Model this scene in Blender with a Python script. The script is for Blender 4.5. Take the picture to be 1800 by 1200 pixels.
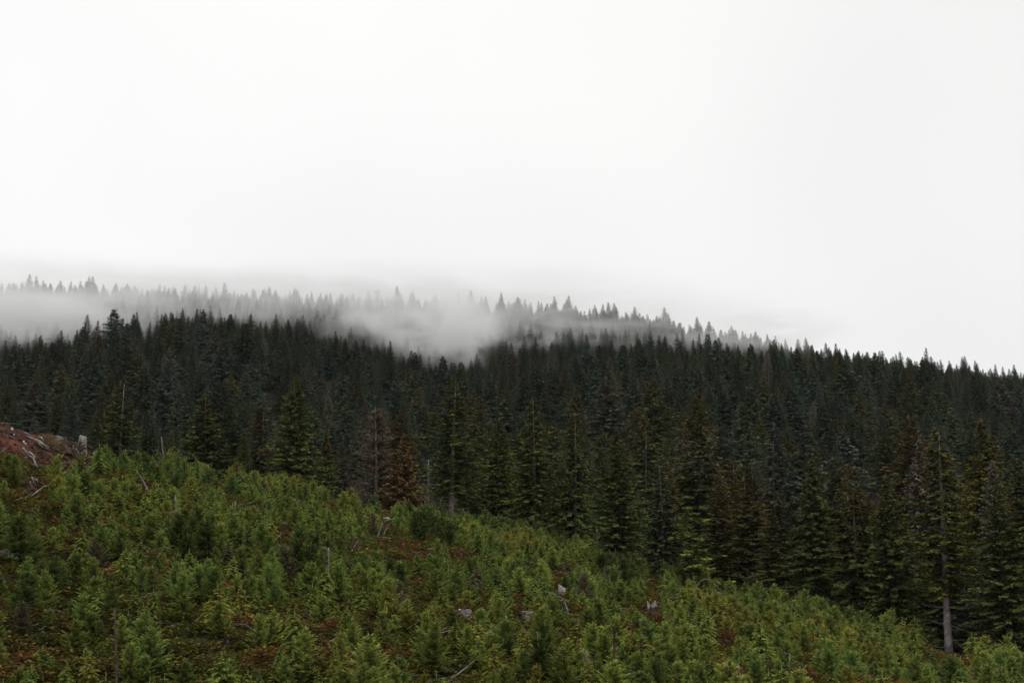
import bpy, math, random
import numpy as np
from mathutils import Vector

random.seed(7)
RNG = np.random.default_rng(11)
SC = bpy.context.scene
COL = SC.collection
for o in list(bpy.data.objects):
    bpy.data.objects.remove(o)

# ------------------------------------------------------------------ camera
F = 2500.0                       # focal length in pixels of an 1800 px wide frame
PITCH = math.atan(500 / F)
cd = bpy.data.cameras.new('camera')
cd.sensor_width = 36
cd.lens = 36 * F / 1800
cd.clip_end = 20000
cd.clip_start = 0.1
cam = bpy.data.objects.new('camera', cd)
cam.rotation_euler = (math.pi / 2 + PITCH, 0, 0)
COL.objects.link(cam)
SC.camera = cam

# ------------------------------------------------------------------ world, sun, exposure
SUN_EL, SUN_AZ = math.radians(58), math.radians(35)
w = bpy.data.worlds.new('World')
SC.world = w
w.use_nodes = True
nt = w.node_tree
nt.nodes.clear()
N = nt.nodes.new
out = N('ShaderNodeOutputWorld')
bg = N('ShaderNodeBackground')
bg.inputs['Strength'].default_value = 0.1
sky = N('ShaderNodeTexSky')
sky.sky_type = 'NISHITA'
sky.sun_disc = False
sky.sun_elevation = SUN_EL
sky.sun_rotation = SUN_AZ
tc = N('ShaderNodeTexCoord')
cn = N('ShaderNodeTexNoise')
cn.inputs['Scale'].default_value = 1.6
cn.inputs['Detail'].default_value = 3.5
cn.inputs['Roughness'].default_value = 0.45
cr = N('ShaderNodeValToRGB')
cr.color_ramp.elements[0].position = 0.30
cr.color_ramp.elements[0].color = (8.45, 8.45, 8.42, 1)
cr.color_ramp.elements[1].position = 0.70
cr.color_ramp.elements[1].color = (10.3, 10.3, 10.14, 1)
sx = N('ShaderNodeSeparateXYZ')
mg = N('ShaderNodeMapRange')          # the overcast is a little thicker towards the east
mg.inputs['From Min'].default_value = -0.45
mg.inputs['From Max'].default_value = 0.45
mg.inputs['To Min'].default_value = 1.05
mg.inputs['To Max'].default_value = 0.91
sc_ = N('ShaderNodeVectorMath'); sc_.operation = 'SCALE'
mx = N('ShaderNodeMix'); mx.data_type = 'RGBA'
mx.inputs[0].default_value = 0.965
L = nt.links.new
L(tc.outputs['Generated'], cn.inputs['Vector'])
L(tc.outputs['Generated'], sx.inputs[0])
L(sx.outputs['X'], mg.inputs['Value'])
L(cn.outputs['Fac'], cr.inputs['Fac'])
L(cr.outputs['Color'], sc_.inputs[0])
L(mg.outputs['Result'], sc_.inputs['Scale'])
L(sky.outputs['Color'], mx.inputs[6])
L(sc_.outputs['Vector'], mx.inputs[7])
L(mx.outputs[2], bg.inputs['Color'])
L(bg.outputs[0], out.inputs['Surface'])

sd = bpy.data.lights.new('sun', 'SUN')
sd.energy = 1.2
sd.angle = math.radians(35)
sd.color = (1.0, 0.97, 0.93)
sun = bpy.data.objects.new('sun', sd)
v = Vector((math.sin(SUN_AZ) * math.cos(SUN_EL), -math.cos(SUN_AZ) * math.cos(SUN_EL) , math.sin(SUN_EL)))
sun.rotation_euler = v.to_track_quat('Z', 'Y').to_euler()
COL.objects.link(sun)
sky.sun_rotation = math.atan2(v.x, v.y)

SC.view_settings.view_transform = 'Standard'
SC.view_settings.look = 'None'
SC.view_settings.exposure = 0.0
SC.view_settings.gamma = 1.0
SC.view_settings.use_curve_mapping = False
SC.render.engine = 'CYCLES'
cy = SC.cycles
cy.use_denoising = True
cy.max_bounces = 8
cy.diffuse_bounces = 2
cy.glossy_bounces = 1
cy.transmission_bounces = 2
cy.volume_bounces = 6
cy.transparent_max_bounces = 8
cy.use_adaptive_sampling = True
cy.adaptive_threshold = 0.012

# ------------------------------------------------------------------ pixel <-> place helpers
CP, SP = math.cos(PITCH), math.sin(PITCH)


def at(px, py, Y):
    c = (px - 900) / F
    q = (600 - py) / F
    dy = CP - q * SP
    dz = SP + q * CP
    k = Y / dy
    return (c * k, Y, dz * k)


def proj(x, y, z):
    f = y * CP + z * SP
    u = -y * SP + z * CP
    return 900 + F * x / f, 600 - F * u / f


# ------------------------------------------------------------------ terrain
PX = np.array([-700, -300, 0, 100, 150, 300, 500, 650, 800, 950, 1100, 1250, 1400, 1550, 1650, 1800, 2100, 2500], float)
U = (PX - 900) / 2480.0


def tab(xs, ys):
    return np.interp(PX, xs, ys)


CREST_PY = tab([-700, -300, 0, 100, 150, 300, 500, 650, 800, 950, 1100, 1250, 1400, 1550, 1650, 1800, 2100, 2500],
               [690, 705, 738, 762, 806, 832, 864, 900, 924, 958, 1004, 1054, 1098, 1138, 1164, 1192, 1225, 1240])
CREST_Y = tab([-700, 0, 150, 400, 800, 1000, 1200, 1400, 1650, 1800, 2500], [105, 115, 128, 150, 165, 160, 150, 140, 128, 118, 105])
DROP = tab([-700, 600, 800, 1000, 1200, 2500], [9, 9, 5, 4, 2, 2])
Z255 = tab([-700, 0, 600, 1000, 1400, 2500], [14, 9, 6, 8, 7, 6])
MID_TOP = tab([-700, -300, 0, 200, 330, 450, 600, 780, 900, 1070, 1220, 1350, 1500, 1650, 1800, 2100, 2500],
              [690, 650, 612, 572, 558, 580, 608, 642, 626, 604, 604, 614, 632, 662, 684, 720, 740])
FAR_TOP = tab([-700, 0, 200, 400, 600, 800, 1000, 1200, 1400, 1500, 1600, 1700, 1800, 2100, 2500],
              [535, 511, 512, 512, 514, 532, 550, 574, 602, 616, 634, 652, 668, 708, 742])
knY, knZ = [], []
for i, px in enumerate(PX):
    yc = CREST_Y[i]
    zc = at(px, CREST_PY[i], yc)[2]
    z0 = at(px, 1300, 50)[2]
    ys = [-400, 0, 25, 50]
    zs = [-6, -2.0, -2.2, z0]
    for t in (0.2, 0.4, 0.6, 0.8, 1.0):
        ys.append(50 + (yc - 50) * t)
        zs.append(z0 + (zc - z0) * t * (1.22 - 0.22 * t))
    zb = zc - DROP[i]
    ys += [yc + 14, yc + 48, 255]
    zs += [zc - 0.25 - 0.08 * DROP[i], zb, Z255[i]]
    zm = at(px, MID_TOP[i] + 60, 400)[2]
    zf = at(px, FAR_TOP[i] + 41, 560)[2]
    ys += [330, 400, 440, 560, 610, 800, 2000, 3000, 4000]
    zs += [Z255[i] + (zm - Z255[i]) * 0.53, zm, zm + (zf - zm) * 0.12, zf, zf - 4, zf - 50, zf - 80, 0, -20]
    knY.append(ys)
    knZ.append(zs)
NY = np.unique(np.concatenate([np.arange(-400, 40, 20), np.arange(40, 240, 2.0), np.arange(240, 900, 8.0),
                               np.array([900, 950, 1000, 1100, 1300, 1600, 2000, 3000, 4000])])).astype(float)
TAB0 = np.array([np.interp(NY, knY[i], knZ[i]) for i in range(len(PX))])     # [u, y]
UF = np.linspace(U[0], U[-1], 241)
TAB = np.array([np.interp(UF, U, TAB0[:, j]) for j in range(len(NY))])       # [y, u]
ker = np.exp(-np.linspace(-2, 2, 11) ** 2)
ker /= ker.sum()
TAB = np.array([np.convolve(np.pad(r, 5, mode='edge'), ker, 'valid') for r in TAB])


def bump(x, y):
    b = 0.35 * np.sin(x * 0.21 + 1.3) * np.sin(y * 0.17 + 0.4) + 0.22 * np.sin(x * 0.47 + y * 0.31) + 0.15 * np.sin(x * 0.9 - y * 0.63 + 2)
    b = b + 0.1 * np.sin(x * 1.7 + 0.5) * np.sin(y * 1.9 + 1.1)
    far = np.clip((y - 250) / 200, 0, 1)
    return b * (1 + 0 * far) + far * 3.0 * np.sin(x * 0.031 + 1) * np.sin(y * 0.027)


def H(x, y):
    x = np.asarray(x, float)
    y = np.asarray(y, float)
    u = x / np.maximum(y, 60.0)
    fu = np.clip((u - UF[0]) / (UF[1] - UF[0]), 0, len(UF) - 1.001)
    iu = fu.astype(int)
    tu = fu - iu
    iy = np.clip(np.searchsorted(NY, y, side='right') - 1, 0, len(NY) - 2)
    ty = np.clip((y - NY[iy]) / (NY[iy + 1] - NY[iy]), 0, 1)
    a = TAB[iy, iu] * (1 - tu) + TAB[iy, iu + 1] * tu
    b = TAB[iy + 1, iu] * (1 - tu) + TAB[iy + 1, iu + 1] * tu
    return a * (1 - ty) + b * ty + bump(x, y) * np.clip((y - 20) / 20, 0, 1)


def Hs(x, y):
    return float(H(np.array([x]), np.array([y]))[0])


def crest_y(u):
    return np.interp(u, U, CREST_Y)


def ground_at(px, Y):
    """the ground point seen in column px at depth Y"""
    py = 900
    for _ in range(6):
        x = at(px, py, Y)[0]
        z = Hs(x, Y)
        py = proj(x, Y, z)[1]
    return x, Y, z


def hit(px, py, y0=50.0, y1=260.0):
    """where the line of sight through a pixel first meets the ground"""
    Y = np.arange(y0, y1, 0.4)
    c = (px - 900) / F
    q = (600 - py) / F
    k = Y / (CP - q * SP)
    x = c * k
    z = (SP + q * CP) * k
    g = H(x, Y)
    idx = np.where(g >= z)[0]
    j = idx[0] if len(idx) else int(np.argmin(z - g))
    return float(x[j]), float(Y[j]), float(g[j])


# ------------------------------------------------------------------ materials
def new_mat(name):
    m = bpy.data.materials.new(name)
    m.use_nodes = True
    m.node_tree.nodes.clear()
    return m, m.node_tree.nodes.new, m.node_tree.links.new


def foliage_mat(name, transl=0.08, tipcol=(1.35, 1.25, 0.9), rust=(0.15, 0.075, 0.028)):
    m, N, L = new_mat(name)
    out = N('ShaderNodeOutputMaterial')
    at_ = N('ShaderNodeAttribute'); at_.attribute_type = 'INSTANCER'; at_.attribute_name = 'tint'
    ar = N('ShaderNodeAttribute'); ar.attribute_type = 'INSTANCER'; ar.attribute_name = 'rust'
    rn = N('ShaderNodeAttribute'); rn.attribute_name = 'rnd'
    tp = N('ShaderNodeAttribute'); tp.attribute_name = 'tip'
    hg = N('ShaderNodeAttribute'); hg.attribute_name = 'hgt'
    # per-spray brightness
    mr = N('ShaderNodeMapRange'); mr.inputs['To Min'].default_value = 0.62; mr.inputs['To Max'].default_value = 1.42
    L(rn.outputs['Fac'], mr.inputs['Value'])
    s1 = N('ShaderNodeVectorMath'); s1.operation = 'SCALE'
    L(at_.outputs['Vector'], s1.inputs[0]); L(mr.outputs['Result'], s1.inputs['Scale'])
    # fresh growth at the branch ends
    tm = N('ShaderNodeMix'); tm.data_type = 'RGBA'; tm.blend_type = 'MULTIPLY'
    tm.inputs[7].default_value = (*tipcol, 1)
    # old inner boughs are browner; shade inside the crown is painted in too
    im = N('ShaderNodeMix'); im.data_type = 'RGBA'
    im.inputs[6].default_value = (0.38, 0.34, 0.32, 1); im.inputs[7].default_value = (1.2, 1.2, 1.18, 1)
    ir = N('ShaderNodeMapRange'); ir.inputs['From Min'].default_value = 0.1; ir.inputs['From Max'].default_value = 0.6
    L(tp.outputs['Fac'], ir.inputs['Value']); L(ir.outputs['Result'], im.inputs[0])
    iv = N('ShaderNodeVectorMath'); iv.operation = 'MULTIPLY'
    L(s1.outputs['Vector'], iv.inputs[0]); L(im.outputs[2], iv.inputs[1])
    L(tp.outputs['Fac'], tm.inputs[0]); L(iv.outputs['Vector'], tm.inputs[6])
    # cones and dry growth near the top
    hr = N('ShaderNodeMapRange'); hr.inputs['From Min'].default_value = 0.45; hr.inputs['From Max'].default_value = 1.0
    L(hg.outputs['Fac'], hr.inputs['Value'])
    mu = N('ShaderNodeMath'); mu.operation = 'MULTIPLY'
    L(hr.outputs['Result'], mu.inputs[0]); L(ar.outputs['Fac'], mu.inputs[1])
    m3 = N('ShaderNodeMath'); m3.operation = 'MULTIPLY'
    r2 = N('ShaderNodeMapRange'); r2.inputs['From Min'].default_value = 0.25; r2.inputs['From Max'].default_value = 0.6
    L(tp.outputs['Fac'], r2.inputs['Value'])
    L(mu.outputs[0], m3.inputs[0]); L(r2.outputs['Result'], m3.inputs[1])
    rm = N('ShaderNodeMix'); rm.data_type = 'RGBA'
    rm.inputs[7].default_value = (*rust, 1)
    L(m3.outputs[0], rm.inputs[0]); L(tm.outputs[2], rm.inputs[6])
    df = N('ShaderNodeBsdfDiffuse'); df.inputs['Roughness'].default_value = 0.5
    tr = N('ShaderNodeBsdfTranslucent')
    L(rm.outputs[2], df.inputs['Color']); L(rm.outputs[2], tr.inputs['Color'])
    mix = N('ShaderNodeMixShader'); mix.inputs[0].default_value = transl
    L(df.outputs[0], mix.inputs[1]); L(tr.outputs[0], mix.inputs[2])
    L(mix.outputs[0], out.inputs['Surface'])
    return m


def bark_mat(name, c0, c1, scale=(6, 6, 1.2), bumpy=0.5):
    m, N, L = new_mat(name)
    out = N('ShaderNodeOutputMaterial')
    tc = N('ShaderNodeTexCoord')
    mp = N('ShaderNodeMapping'); mp.inputs['Scale'].default_value = scale
    no = N('ShaderNodeTexNoise'); no.inputs['Scale'].default_value = 1.0; no.inputs['Detail'].default_value = 6
    cr = N('ShaderNodeValToRGB')
    cr.color_ramp.elements[0].position = 0.35; cr.color_ramp.elements[0].color = (*c0, 1)
    cr.color_ramp.elements[1].position = 0.65; cr.color_ramp.elements[1].color = (*c1, 1)
    bs = N('ShaderNodeBsdfPrincipled'); bs.inputs['Roughness'].default_value = 0.9
    bs.inputs['Specular IOR Level'].default_value = 0.2
    bp = N('ShaderNodeBump'); bp.inputs['Strength'].default_value = bumpy; bp.inputs['Distance'].default_value = 0.05
    L(tc.outputs['Object'], mp.inputs[0]); L(mp.outputs[0], no.inputs['Vector'])
    L(no.outputs['Fac'], cr.inputs[0]); L(cr.outputs[0], bs.inputs['Base Color'])
    L(no.outputs['Fac'], bp.inputs['Height']); L(bp.outputs[0], bs.inputs['Normal'])
    L(bs.outputs[0], out.inputs['Surface'])
    return m


M = {}
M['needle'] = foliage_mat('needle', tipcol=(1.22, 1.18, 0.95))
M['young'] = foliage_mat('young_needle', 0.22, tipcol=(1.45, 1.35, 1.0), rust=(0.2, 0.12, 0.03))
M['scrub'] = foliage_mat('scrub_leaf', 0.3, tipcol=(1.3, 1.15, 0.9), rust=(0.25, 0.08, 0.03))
M['bark'] = bark_mat('bark', (0.03, 0.023, 0.018), (0.085, 0.07, 0.06))
M['pale_bark'] = bark_mat('pale_bark', (0.10, 0.085, 0.078), (0.24, 0.21, 0.19), scale=(3, 3, 2.2))
M['light_bark'] = bark_mat('light_bark', (0.14, 0.12, 0.115), (0.33, 0.29, 0.275), scale=(3, 3, 3.0))
M['twig'] = bark_mat('twig', (0.06, 0.045, 0.035), (0.12, 0.09, 0.07))
M['young_stem'] = bark_mat('young_stem', (0.09, 0.08, 0.045), (0.17, 0.155, 0.09))
M['grey_wood'] = bark_mat('grey_wood', (0.09, 0.083, 0.078), (0.27, 0.255, 0.245), scale=(3, 3, 9))
M['pale_wood'] = bark_mat('pale_wood', (0.20, 0.19, 0.175), (0.48, 0.465, 0.44), scale=(5, 5, 5))
M['brown_wood'] = bark_mat('brown_wood', (0.032, 0.020, 0.015), (0.11, 0.072, 0.052), scale=(3, 3, 3))
M['red_clod'] = bark_mat('red_clod', (0.025, 0.012, 0.009), (0.15, 0.050, 0.022), scale=(1.1, 1.1, 1.1))
M['stone'] = bark_mat('stone', (0.15, 0.14, 0.13), (0.36, 0.345, 0.33), scale=(4, 4, 4))
M['dry_grass'] = foliage_mat('dry_grass', 0.3, tipcol=(1.2, 1.1, 0.9))


def ground_mat():
    m, N, L = new_mat('forest_soil')
    out = N('ShaderNodeOutputMaterial')
    tc = N('ShaderNodeTexCoord')
    n1 = N('ShaderNodeTexNoise'); n1.inputs['Scale'].default_value = 0.18; n1.inputs['Detail'].default_value = 6
    n2 = N('ShaderNodeTexNoise'); n2.inputs['Scale'].default_value = 2.6; n2.inputs['Detail'].default_value = 8; n2.inputs['Roughness'].default_value = 0.7
    L(tc.outputs['Object'], n1.inputs['Vector']); L(tc.outputs['Object'], n2.inputs['Vector'])
    c1 = N('ShaderNodeValToRGB')
    e = c1.color_ramp.elements
    e[0].position = 0.35; e[0].color = (0.022, 0.018, 0.010, 1)
    e[1].position = 0.7; e[1].color = (0.060, 0.042, 0.022, 1)
    k = e.new(0.52); k.color = (0.035, 0.036, 0.013, 1)
    L(n2.outputs['Fac'], c1.inputs[0])
    c2 = N('ShaderNodeValToRGB')
    e = c2.color_ramp.elements
    e[0].position = 0.38; e[0].color = (0.018, 0.009, 0.008, 1)
    e[1].position = 0.68; e[1].color = (0.17, 0.052, 0.022, 1)
    k = e.new(0.5); k.color = (0.042, 0.016, 0.012, 1)
    md = N('ShaderNodeMix'); md.inputs[0].default_value = 0.5
    L(n1.outputs['Fac'], md.inputs[2]); L(n2.outputs['Fac'], md.inputs[3])
    n3 = N('ShaderNodeTexNoise'); n3.inputs['Scale'].default_value = 0.35; n3.inputs['Detail'].default_value = 5
    L(tc.outputs['Object'], n3.inputs['Vector'])
    md2 = N('ShaderNodeMix'); md2.inputs[0].default_value = 0.5
    L(n3.outputs['Fac'], md2.inputs[2]); L(n2.outputs['Fac'], md2.inputs[3])
    L(md2.outputs[0], c2.inputs[0])
    da = N('ShaderNodeAttribute'); da.attribute_name = 'dirt'
    mx = N('ShaderNodeMix'); mx.data_type = 'RGBA'
    L(da.outputs['Fac'], mx.inputs[0]); L(c1.outputs[0], mx.inputs[6]); L(c2.outputs[0], mx.inputs[7])
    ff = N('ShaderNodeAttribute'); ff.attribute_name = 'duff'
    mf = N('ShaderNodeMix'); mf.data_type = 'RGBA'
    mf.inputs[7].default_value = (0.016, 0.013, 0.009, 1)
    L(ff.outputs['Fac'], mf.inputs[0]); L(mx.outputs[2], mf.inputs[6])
    bs = N('ShaderNodeBsdfPrincipled'); bs.inputs['Roughness'].default_value = 0.95; bs.inputs['Specular IOR Level'].default_value = 0.1
    bp = N('ShaderNodeBump'); bp.inputs['Strength'].default_value = 0.9; bp.inputs['Distance'].default_value = 0.25
    L(n2.outputs['Fac'], bp.inputs['Height']); L(bp.outputs[0], bs.inputs['Normal'])
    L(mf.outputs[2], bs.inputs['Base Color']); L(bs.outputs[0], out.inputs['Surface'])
    return m


M['soil'] = ground_mat()


# ------------------------------------------------------------------ mesh helpers
def mesh_np(name, verts, faces, mat, attrs=None, smooth=False):
    """faces: [n,4] or [n,3] array"""
    me = bpy.data.meshes.new(name)
    verts = np.asarray(verts, np.float32)
    faces = np.asarray(faces, np.int32)
    k = faces.shape[1]
    me.vertices.add(len(verts))
    me.vertices.foreach_set('co', verts.ravel())
    me.loops.add(faces.size)
    me.loops.foreach_set('vertex_index', faces.ravel())
    me.polygons.add(len(faces))
    me.polygons.foreach_set('loop_start', np.arange(0, faces.size, k, dtype=np.int32))
    try:
        me.polygons.foreach_set('loop_total', np.full(len(faces), k, dtype=np.int32))
    except Exception:
        pass
    if smooth:
        me.polygons.foreach_set('use_smooth', np.ones(len(faces), bool))
    if attrs:
        for a, vals in attrs.items():
            at_ = me.attributes.new(a, 'FLOAT', 'POINT')
            at_.data.foreach_set('value', np.asarray(vals, np.float32))
    me.update(calc_edges=True)
    if mat:
        me.materials.append(mat)
    return me


def link(name, me, parent=None, loc=None, rot=None, scale=None):
    o = bpy.data.objects.new(name, me)
    COL.objects.link(o)
    if parent:
        o.parent = parent
    if loc is not None:
        o.location = loc
    if rot is not None:
        o.rotation_euler = rot
    if scale is not None:
        o.scale = scale
    return o


def tag(o, label=None, cat=None, group=None, kind=None):
    if label:
        o['label'] = label
    if cat:
        o['category'] = cat
    if group:
        o['group'] = group
    if kind:
        o['kind'] = kind
    return o


class Tubes:
    """collects tapered tubes"""
    def __init__(s):
        s.v, s.f = [], []

    def tube(s, pts, rad, n=6, wob=0.0):
        pts = [Vector(p) for p in pts]
        base = len(s.v)
        for i, p in enumerate(pts):
            d = (pts[min(i + 1, len(pts) - 1)] - pts[max(i - 1, 0)]).normalized()
            a = Vector((1, 0, 0)) if abs(d.x) < 0.8 else Vector((0, 1, 0))
            e1 = d.cross(a).normalized()
            e2 = d.cross(e1)
            for k in range(n):
                t = 2 * math.pi * k / n
                r = rad[i] * (1 + wob * random.uniform(-1, 1))
                s.v.append(p + (e1 * math.cos(t) + e2 * math.sin(t)) * r)
        for i in range(len(pts) - 1):
            for k in range(n):
                a = base + i * n + k
                b = base + i * n + (k + 1) % n
                s.f.append((a, b, b + n, a + n))
        # end caps
        for i, fl in ((0, True), (len(pts) - 1, False)):
            c = len(s.v)
            s.v.append(pts[i])
            for k in range(n):
                a = base + i * n + k
                b = base + i * n + (k + 1) % n
                s.f.append((b, a, c, c) if fl else (a, b, c, c))
        return s

    def mesh(s, name, mat, smooth=True):
        me = bpy.data.meshes.new(name)
        me.from_pydata([tuple(v) for v in s.v], [], [f[:3] if f[2] == f[3] else f for f in s.f])
        if smooth:
            for p in me.polygons:
                p.use_smooth = True
        me.materials.append(mat)
        return me


class Sprays:
    """collects kite-shaped sprays (two triangles each, bent along the middle)"""
    def __init__(s):
        s.v, s.rnd, s.tip, s.hgt = [], [], [], []

    def add(s, P, D, Ln, W, sag, rnd, tip, hgt, rng):
        """P start points [n,3], D unit directions [n,3]"""
        n = len(P)
        up = np.tile(np.array([[0, 0, 1.0]]), (n, 1)) + rng.normal(0, 0.45, (n, 3))
        S = np.cross(D, up)
        S /= np.linalg.norm(S, axis=1, keepdims=True) + 1e-9
        Ln = Ln[:, None]
        W = W[:, None]
        mid = P + D * Ln * 0.45
        end = P + D * Ln
        end[:, 2] -= (sag * Ln[:, 0])
        a = mid + S * W
        b = mid - S * W
        a[:, 2] -= 0.25 * W[:, 0]
        b[:, 2] -= 0.25 * W[:, 0]
        q = np.stack([P, a, end, b], 1).reshape(-1, 3)
        s.v.append(q)
        s.rnd.append(np.repeat(rnd, 4))
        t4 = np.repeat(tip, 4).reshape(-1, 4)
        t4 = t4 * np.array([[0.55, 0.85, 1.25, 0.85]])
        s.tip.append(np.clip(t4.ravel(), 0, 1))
        s.hgt.append(np.repeat(hgt, 4))

    def mesh(s, name, mat):
        v = np.concatenate(s.v)
        n = len(v) // 4
        i = np.arange(n)[:, None] * 4
        f = np.concatenate([i + np.array([[0, 1, 2]]), i + np.array([[0, 2, 3]])], 0)
        return mesh_np(name, v, f, mat, {'rnd': np.concatenate(s.rnd), 'tip': np.concatenate(s.tip), 'hgt': np.concatenate(s.hgt)})


# ------------------------------------------------------------------ ground
yy = NY[NY <= 4000]
cols = 330
t = np.linspace(-1, 1, cols)
t = np.sign(t) * np.abs(t) ** 1.15
XX = t[None, :] * (0.72 * np.maximum(yy, 0)[:, None] + 160)
YY = np.repeat(yy[:, None], cols, 1)
ZZ = H(XX, YY)
# exposed red cut bank on the left shoulder
px_, py_ = proj(XX, np.maximum(YY, 1), ZZ)


def bank_mask(px, py, Y):
    a = np.clip((175 - px) / 25, 0, 1) * np.clip((py - (px * 0.10 + 735)) / 6 + 1.5, 0, 1)
    low = 800 + px * 0.30 + 8 * np.sin(px * 0.13)
    return a * np.clip((low - py) / 14 + 1, 0, 1) * (Y < 140)


dirt = bank_mask(px_, py_, YY) * (YY > 85)
ZZ = ZZ + dirt * (0.35 * np.sin(XX * 2.3 + YY) * np.sin(YY * 1.4 - XX * 0.7))
V = np.stack([XX.ravel(), YY.ravel(), ZZ.ravel()], 1)
nr = len(yy)
ii = (np.arange(nr - 1)[:, None] * cols + np.arange(cols - 1)[None, :]).ravel()
FA = np.stack([ii, ii + 1, ii + 1 + cols, ii + cols], 1)
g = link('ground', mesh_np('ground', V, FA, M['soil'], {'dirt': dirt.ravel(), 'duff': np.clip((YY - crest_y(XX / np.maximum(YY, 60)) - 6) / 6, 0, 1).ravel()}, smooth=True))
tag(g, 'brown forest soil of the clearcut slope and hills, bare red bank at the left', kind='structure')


# ------------------------------------------------------------------ conifer builders
def conifer(seed, Ht=20.0, base=0.08, R=0.17, expo=0.85, whorl=0.36, per=8, up=25, low=-18, droop=0.35, gap=0.0,
            spray=0.46, wid=0.13, step=0.24, ragged=0.25, open_=0.0, narrow_top=0.0, flat=1.0, fill=0, weep=0.35, sect=0.0):
    """crown of a grown conifer"""
    rng = np.random.default_rng(seed)
    sp = Sprays()
    z = base * Ht
    lobes = rng.uniform(0, 6.28, 4)
    wh = 0
    while z < Ht * 0.985:
        t = (z / Ht - base) / (1 - base)
        rr = R * Ht * (1 - t) ** expo
        if narrow_top and t > 0.55:
            rr *= 1 - narrow_top * (t - 0.55) / 0.45
        # lower branches of a forest tree are shorter and sparser
        rr *= min(1.0, 0.55 + 2.2 * t) if base > 0.2 else min(1.0, 0.8 + 1.5 * t)
        tier = 1.0
        if gap and (wh % 3):
            tier = 1 - gap
        n = max(3, int(per * (0.6 + 0.6 * (1 - t)) + rng.uniform(-1, 1)))
        a0 = rng.uniform(0, 6.28)
        for k in range(n):
            if rng.random() < open_:
                continue
            az = a0 + 6.283 * k / n + rng.normal(0, 0.25)
            lob = 1 + ragged * (0.5 * math.sin(az * 2 + lobes[0] + z * 0.35) + 0.5 * math.sin(az + lobes[1] + z * 0.8)) + rng.normal(0, ragged * 0.55)
            if sect:
                lob *= 1 - sect * max(0, math.sin(az + lobes[2] + z * 0.25))
            Lb = max(0.25, rr * lob * tier + 0.15)
            el = math.radians(low + (up - low) * t ** 0.8 + rng.normal(0, 6))
            zz = z + rng.uniform(-0.5, 0.5) * whorl
            st = min(step, Lb / 3)
            ns = max(3, int(Lb / st))
            s = (np.arange(ns) + rng.uniform(0.1, 0.9, ns)) / ns
            s = 0.10 + 0.90 * s
            hx, hy = math.cos(az), math.sin(az)
            rad = Lb * math.cos(el) * s
            hz = zz + Lb * math.sin(el) * s - droop * Lb * 0.5 * s ** 2 + 0.16 * droop * Lb * s ** 5 * 2
            P = np.stack([hx * rad, hy * rad, hz], 1)
            for side in (-1, 1, 0):
                m = ns
                ang = np.radians(rng.uniform(38, 72, m)) * side if side else np.radians(rng.normal(0, 15, m))
                aa = az + ang
                dz = rng.uniform(-weep - 0.2, 0.16, m) * flat + 0.3 * math.sin(el)
                D = np.stack([np.cos(aa), np.sin(aa), dz], 1)
                D /= np.linalg.norm(D, axis=1, keepdims=True)
                Ln = spray * (0.55 + 0.6 * (1 - s)) * rng.uniform(0.6, 1.35, m) * min(1.0, 0.35 + Lb / 2.5)
                if side == 0:
                    Ln *= 1.1
                Wd = wid * rng.uniform(0.55, 1.2, m) * Ln / spray + 0.03
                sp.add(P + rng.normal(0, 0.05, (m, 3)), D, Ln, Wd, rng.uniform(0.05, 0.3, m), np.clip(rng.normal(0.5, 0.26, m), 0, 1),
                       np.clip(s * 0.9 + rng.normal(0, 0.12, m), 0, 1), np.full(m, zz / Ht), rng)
        z += whorl * rng.uniform(0.75, 1.25) * (1 if t < 0.75 else 0.72)
        wh += 1
    # leader
    m = 14
    zl = Ht * np.linspace(0.95, 1.0, m)
    az = rng.uniform(0, 6.28, m)
    D = np.stack([np.cos(az) * 0.6, np.sin(az) * 0.6, np.full(m, 0.8)], 1)
    sp.add(np.stack([np.zeros(m), np.zeros(m), zl], 1), D, np.full(m, 0.32), np.full(m, 0.05), np.zeros(m), rng.uniform(0.3, 0.8, m), np.ones(m) * 0.7, zl / Ht, rng)
    return sp.mesh('crown', M['needle'])


def trunk(seed, Ht=20.0, r=0.24, stubs=10, mat='bark', stub_len=1.8, upto=0.4, bend=0.15):
    random.seed(seed)
    tb = Tubes()
    n = 9
    pts, rad = [], []
    ph = random.uniform(0, 6)
    for i in range(n):
        t = i / (n - 1)
        pts.append((bend * math.sin(t * 3 + ph) - bend * math.sin(ph), bend * math.cos(t * 2.2 + ph) - bend * math.cos(ph), -0.6 + (Ht * 0.985 + 0.6) * t))
        rad.append(r * (1 - t) ** 0.8 + 0.02 + (0.10 * r / 0.24 if i == 0 else 0))
    tb.tube(pts, rad, 8, 0.04)
    for i in range(stubs):
        z = Ht * random.uniform(0.06, upto)
        a = random.uniform(0, 6.28)
        l = stub_len * random.uniform(0.4, 1.2)
        d = random.uniform(-0.25, 0.05)
        pp = [(math.cos(a) * l * q, math.sin(a) * l * q, z + d * l * q + 0.28 * l * q * q) for q in (0, 0.35, 0.7, 1.0)]
        tb.tube(pp, [0.045, 0.035, 0.025, 0.01], 4)
    return tb.mesh('trunk', M[mat])


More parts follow.
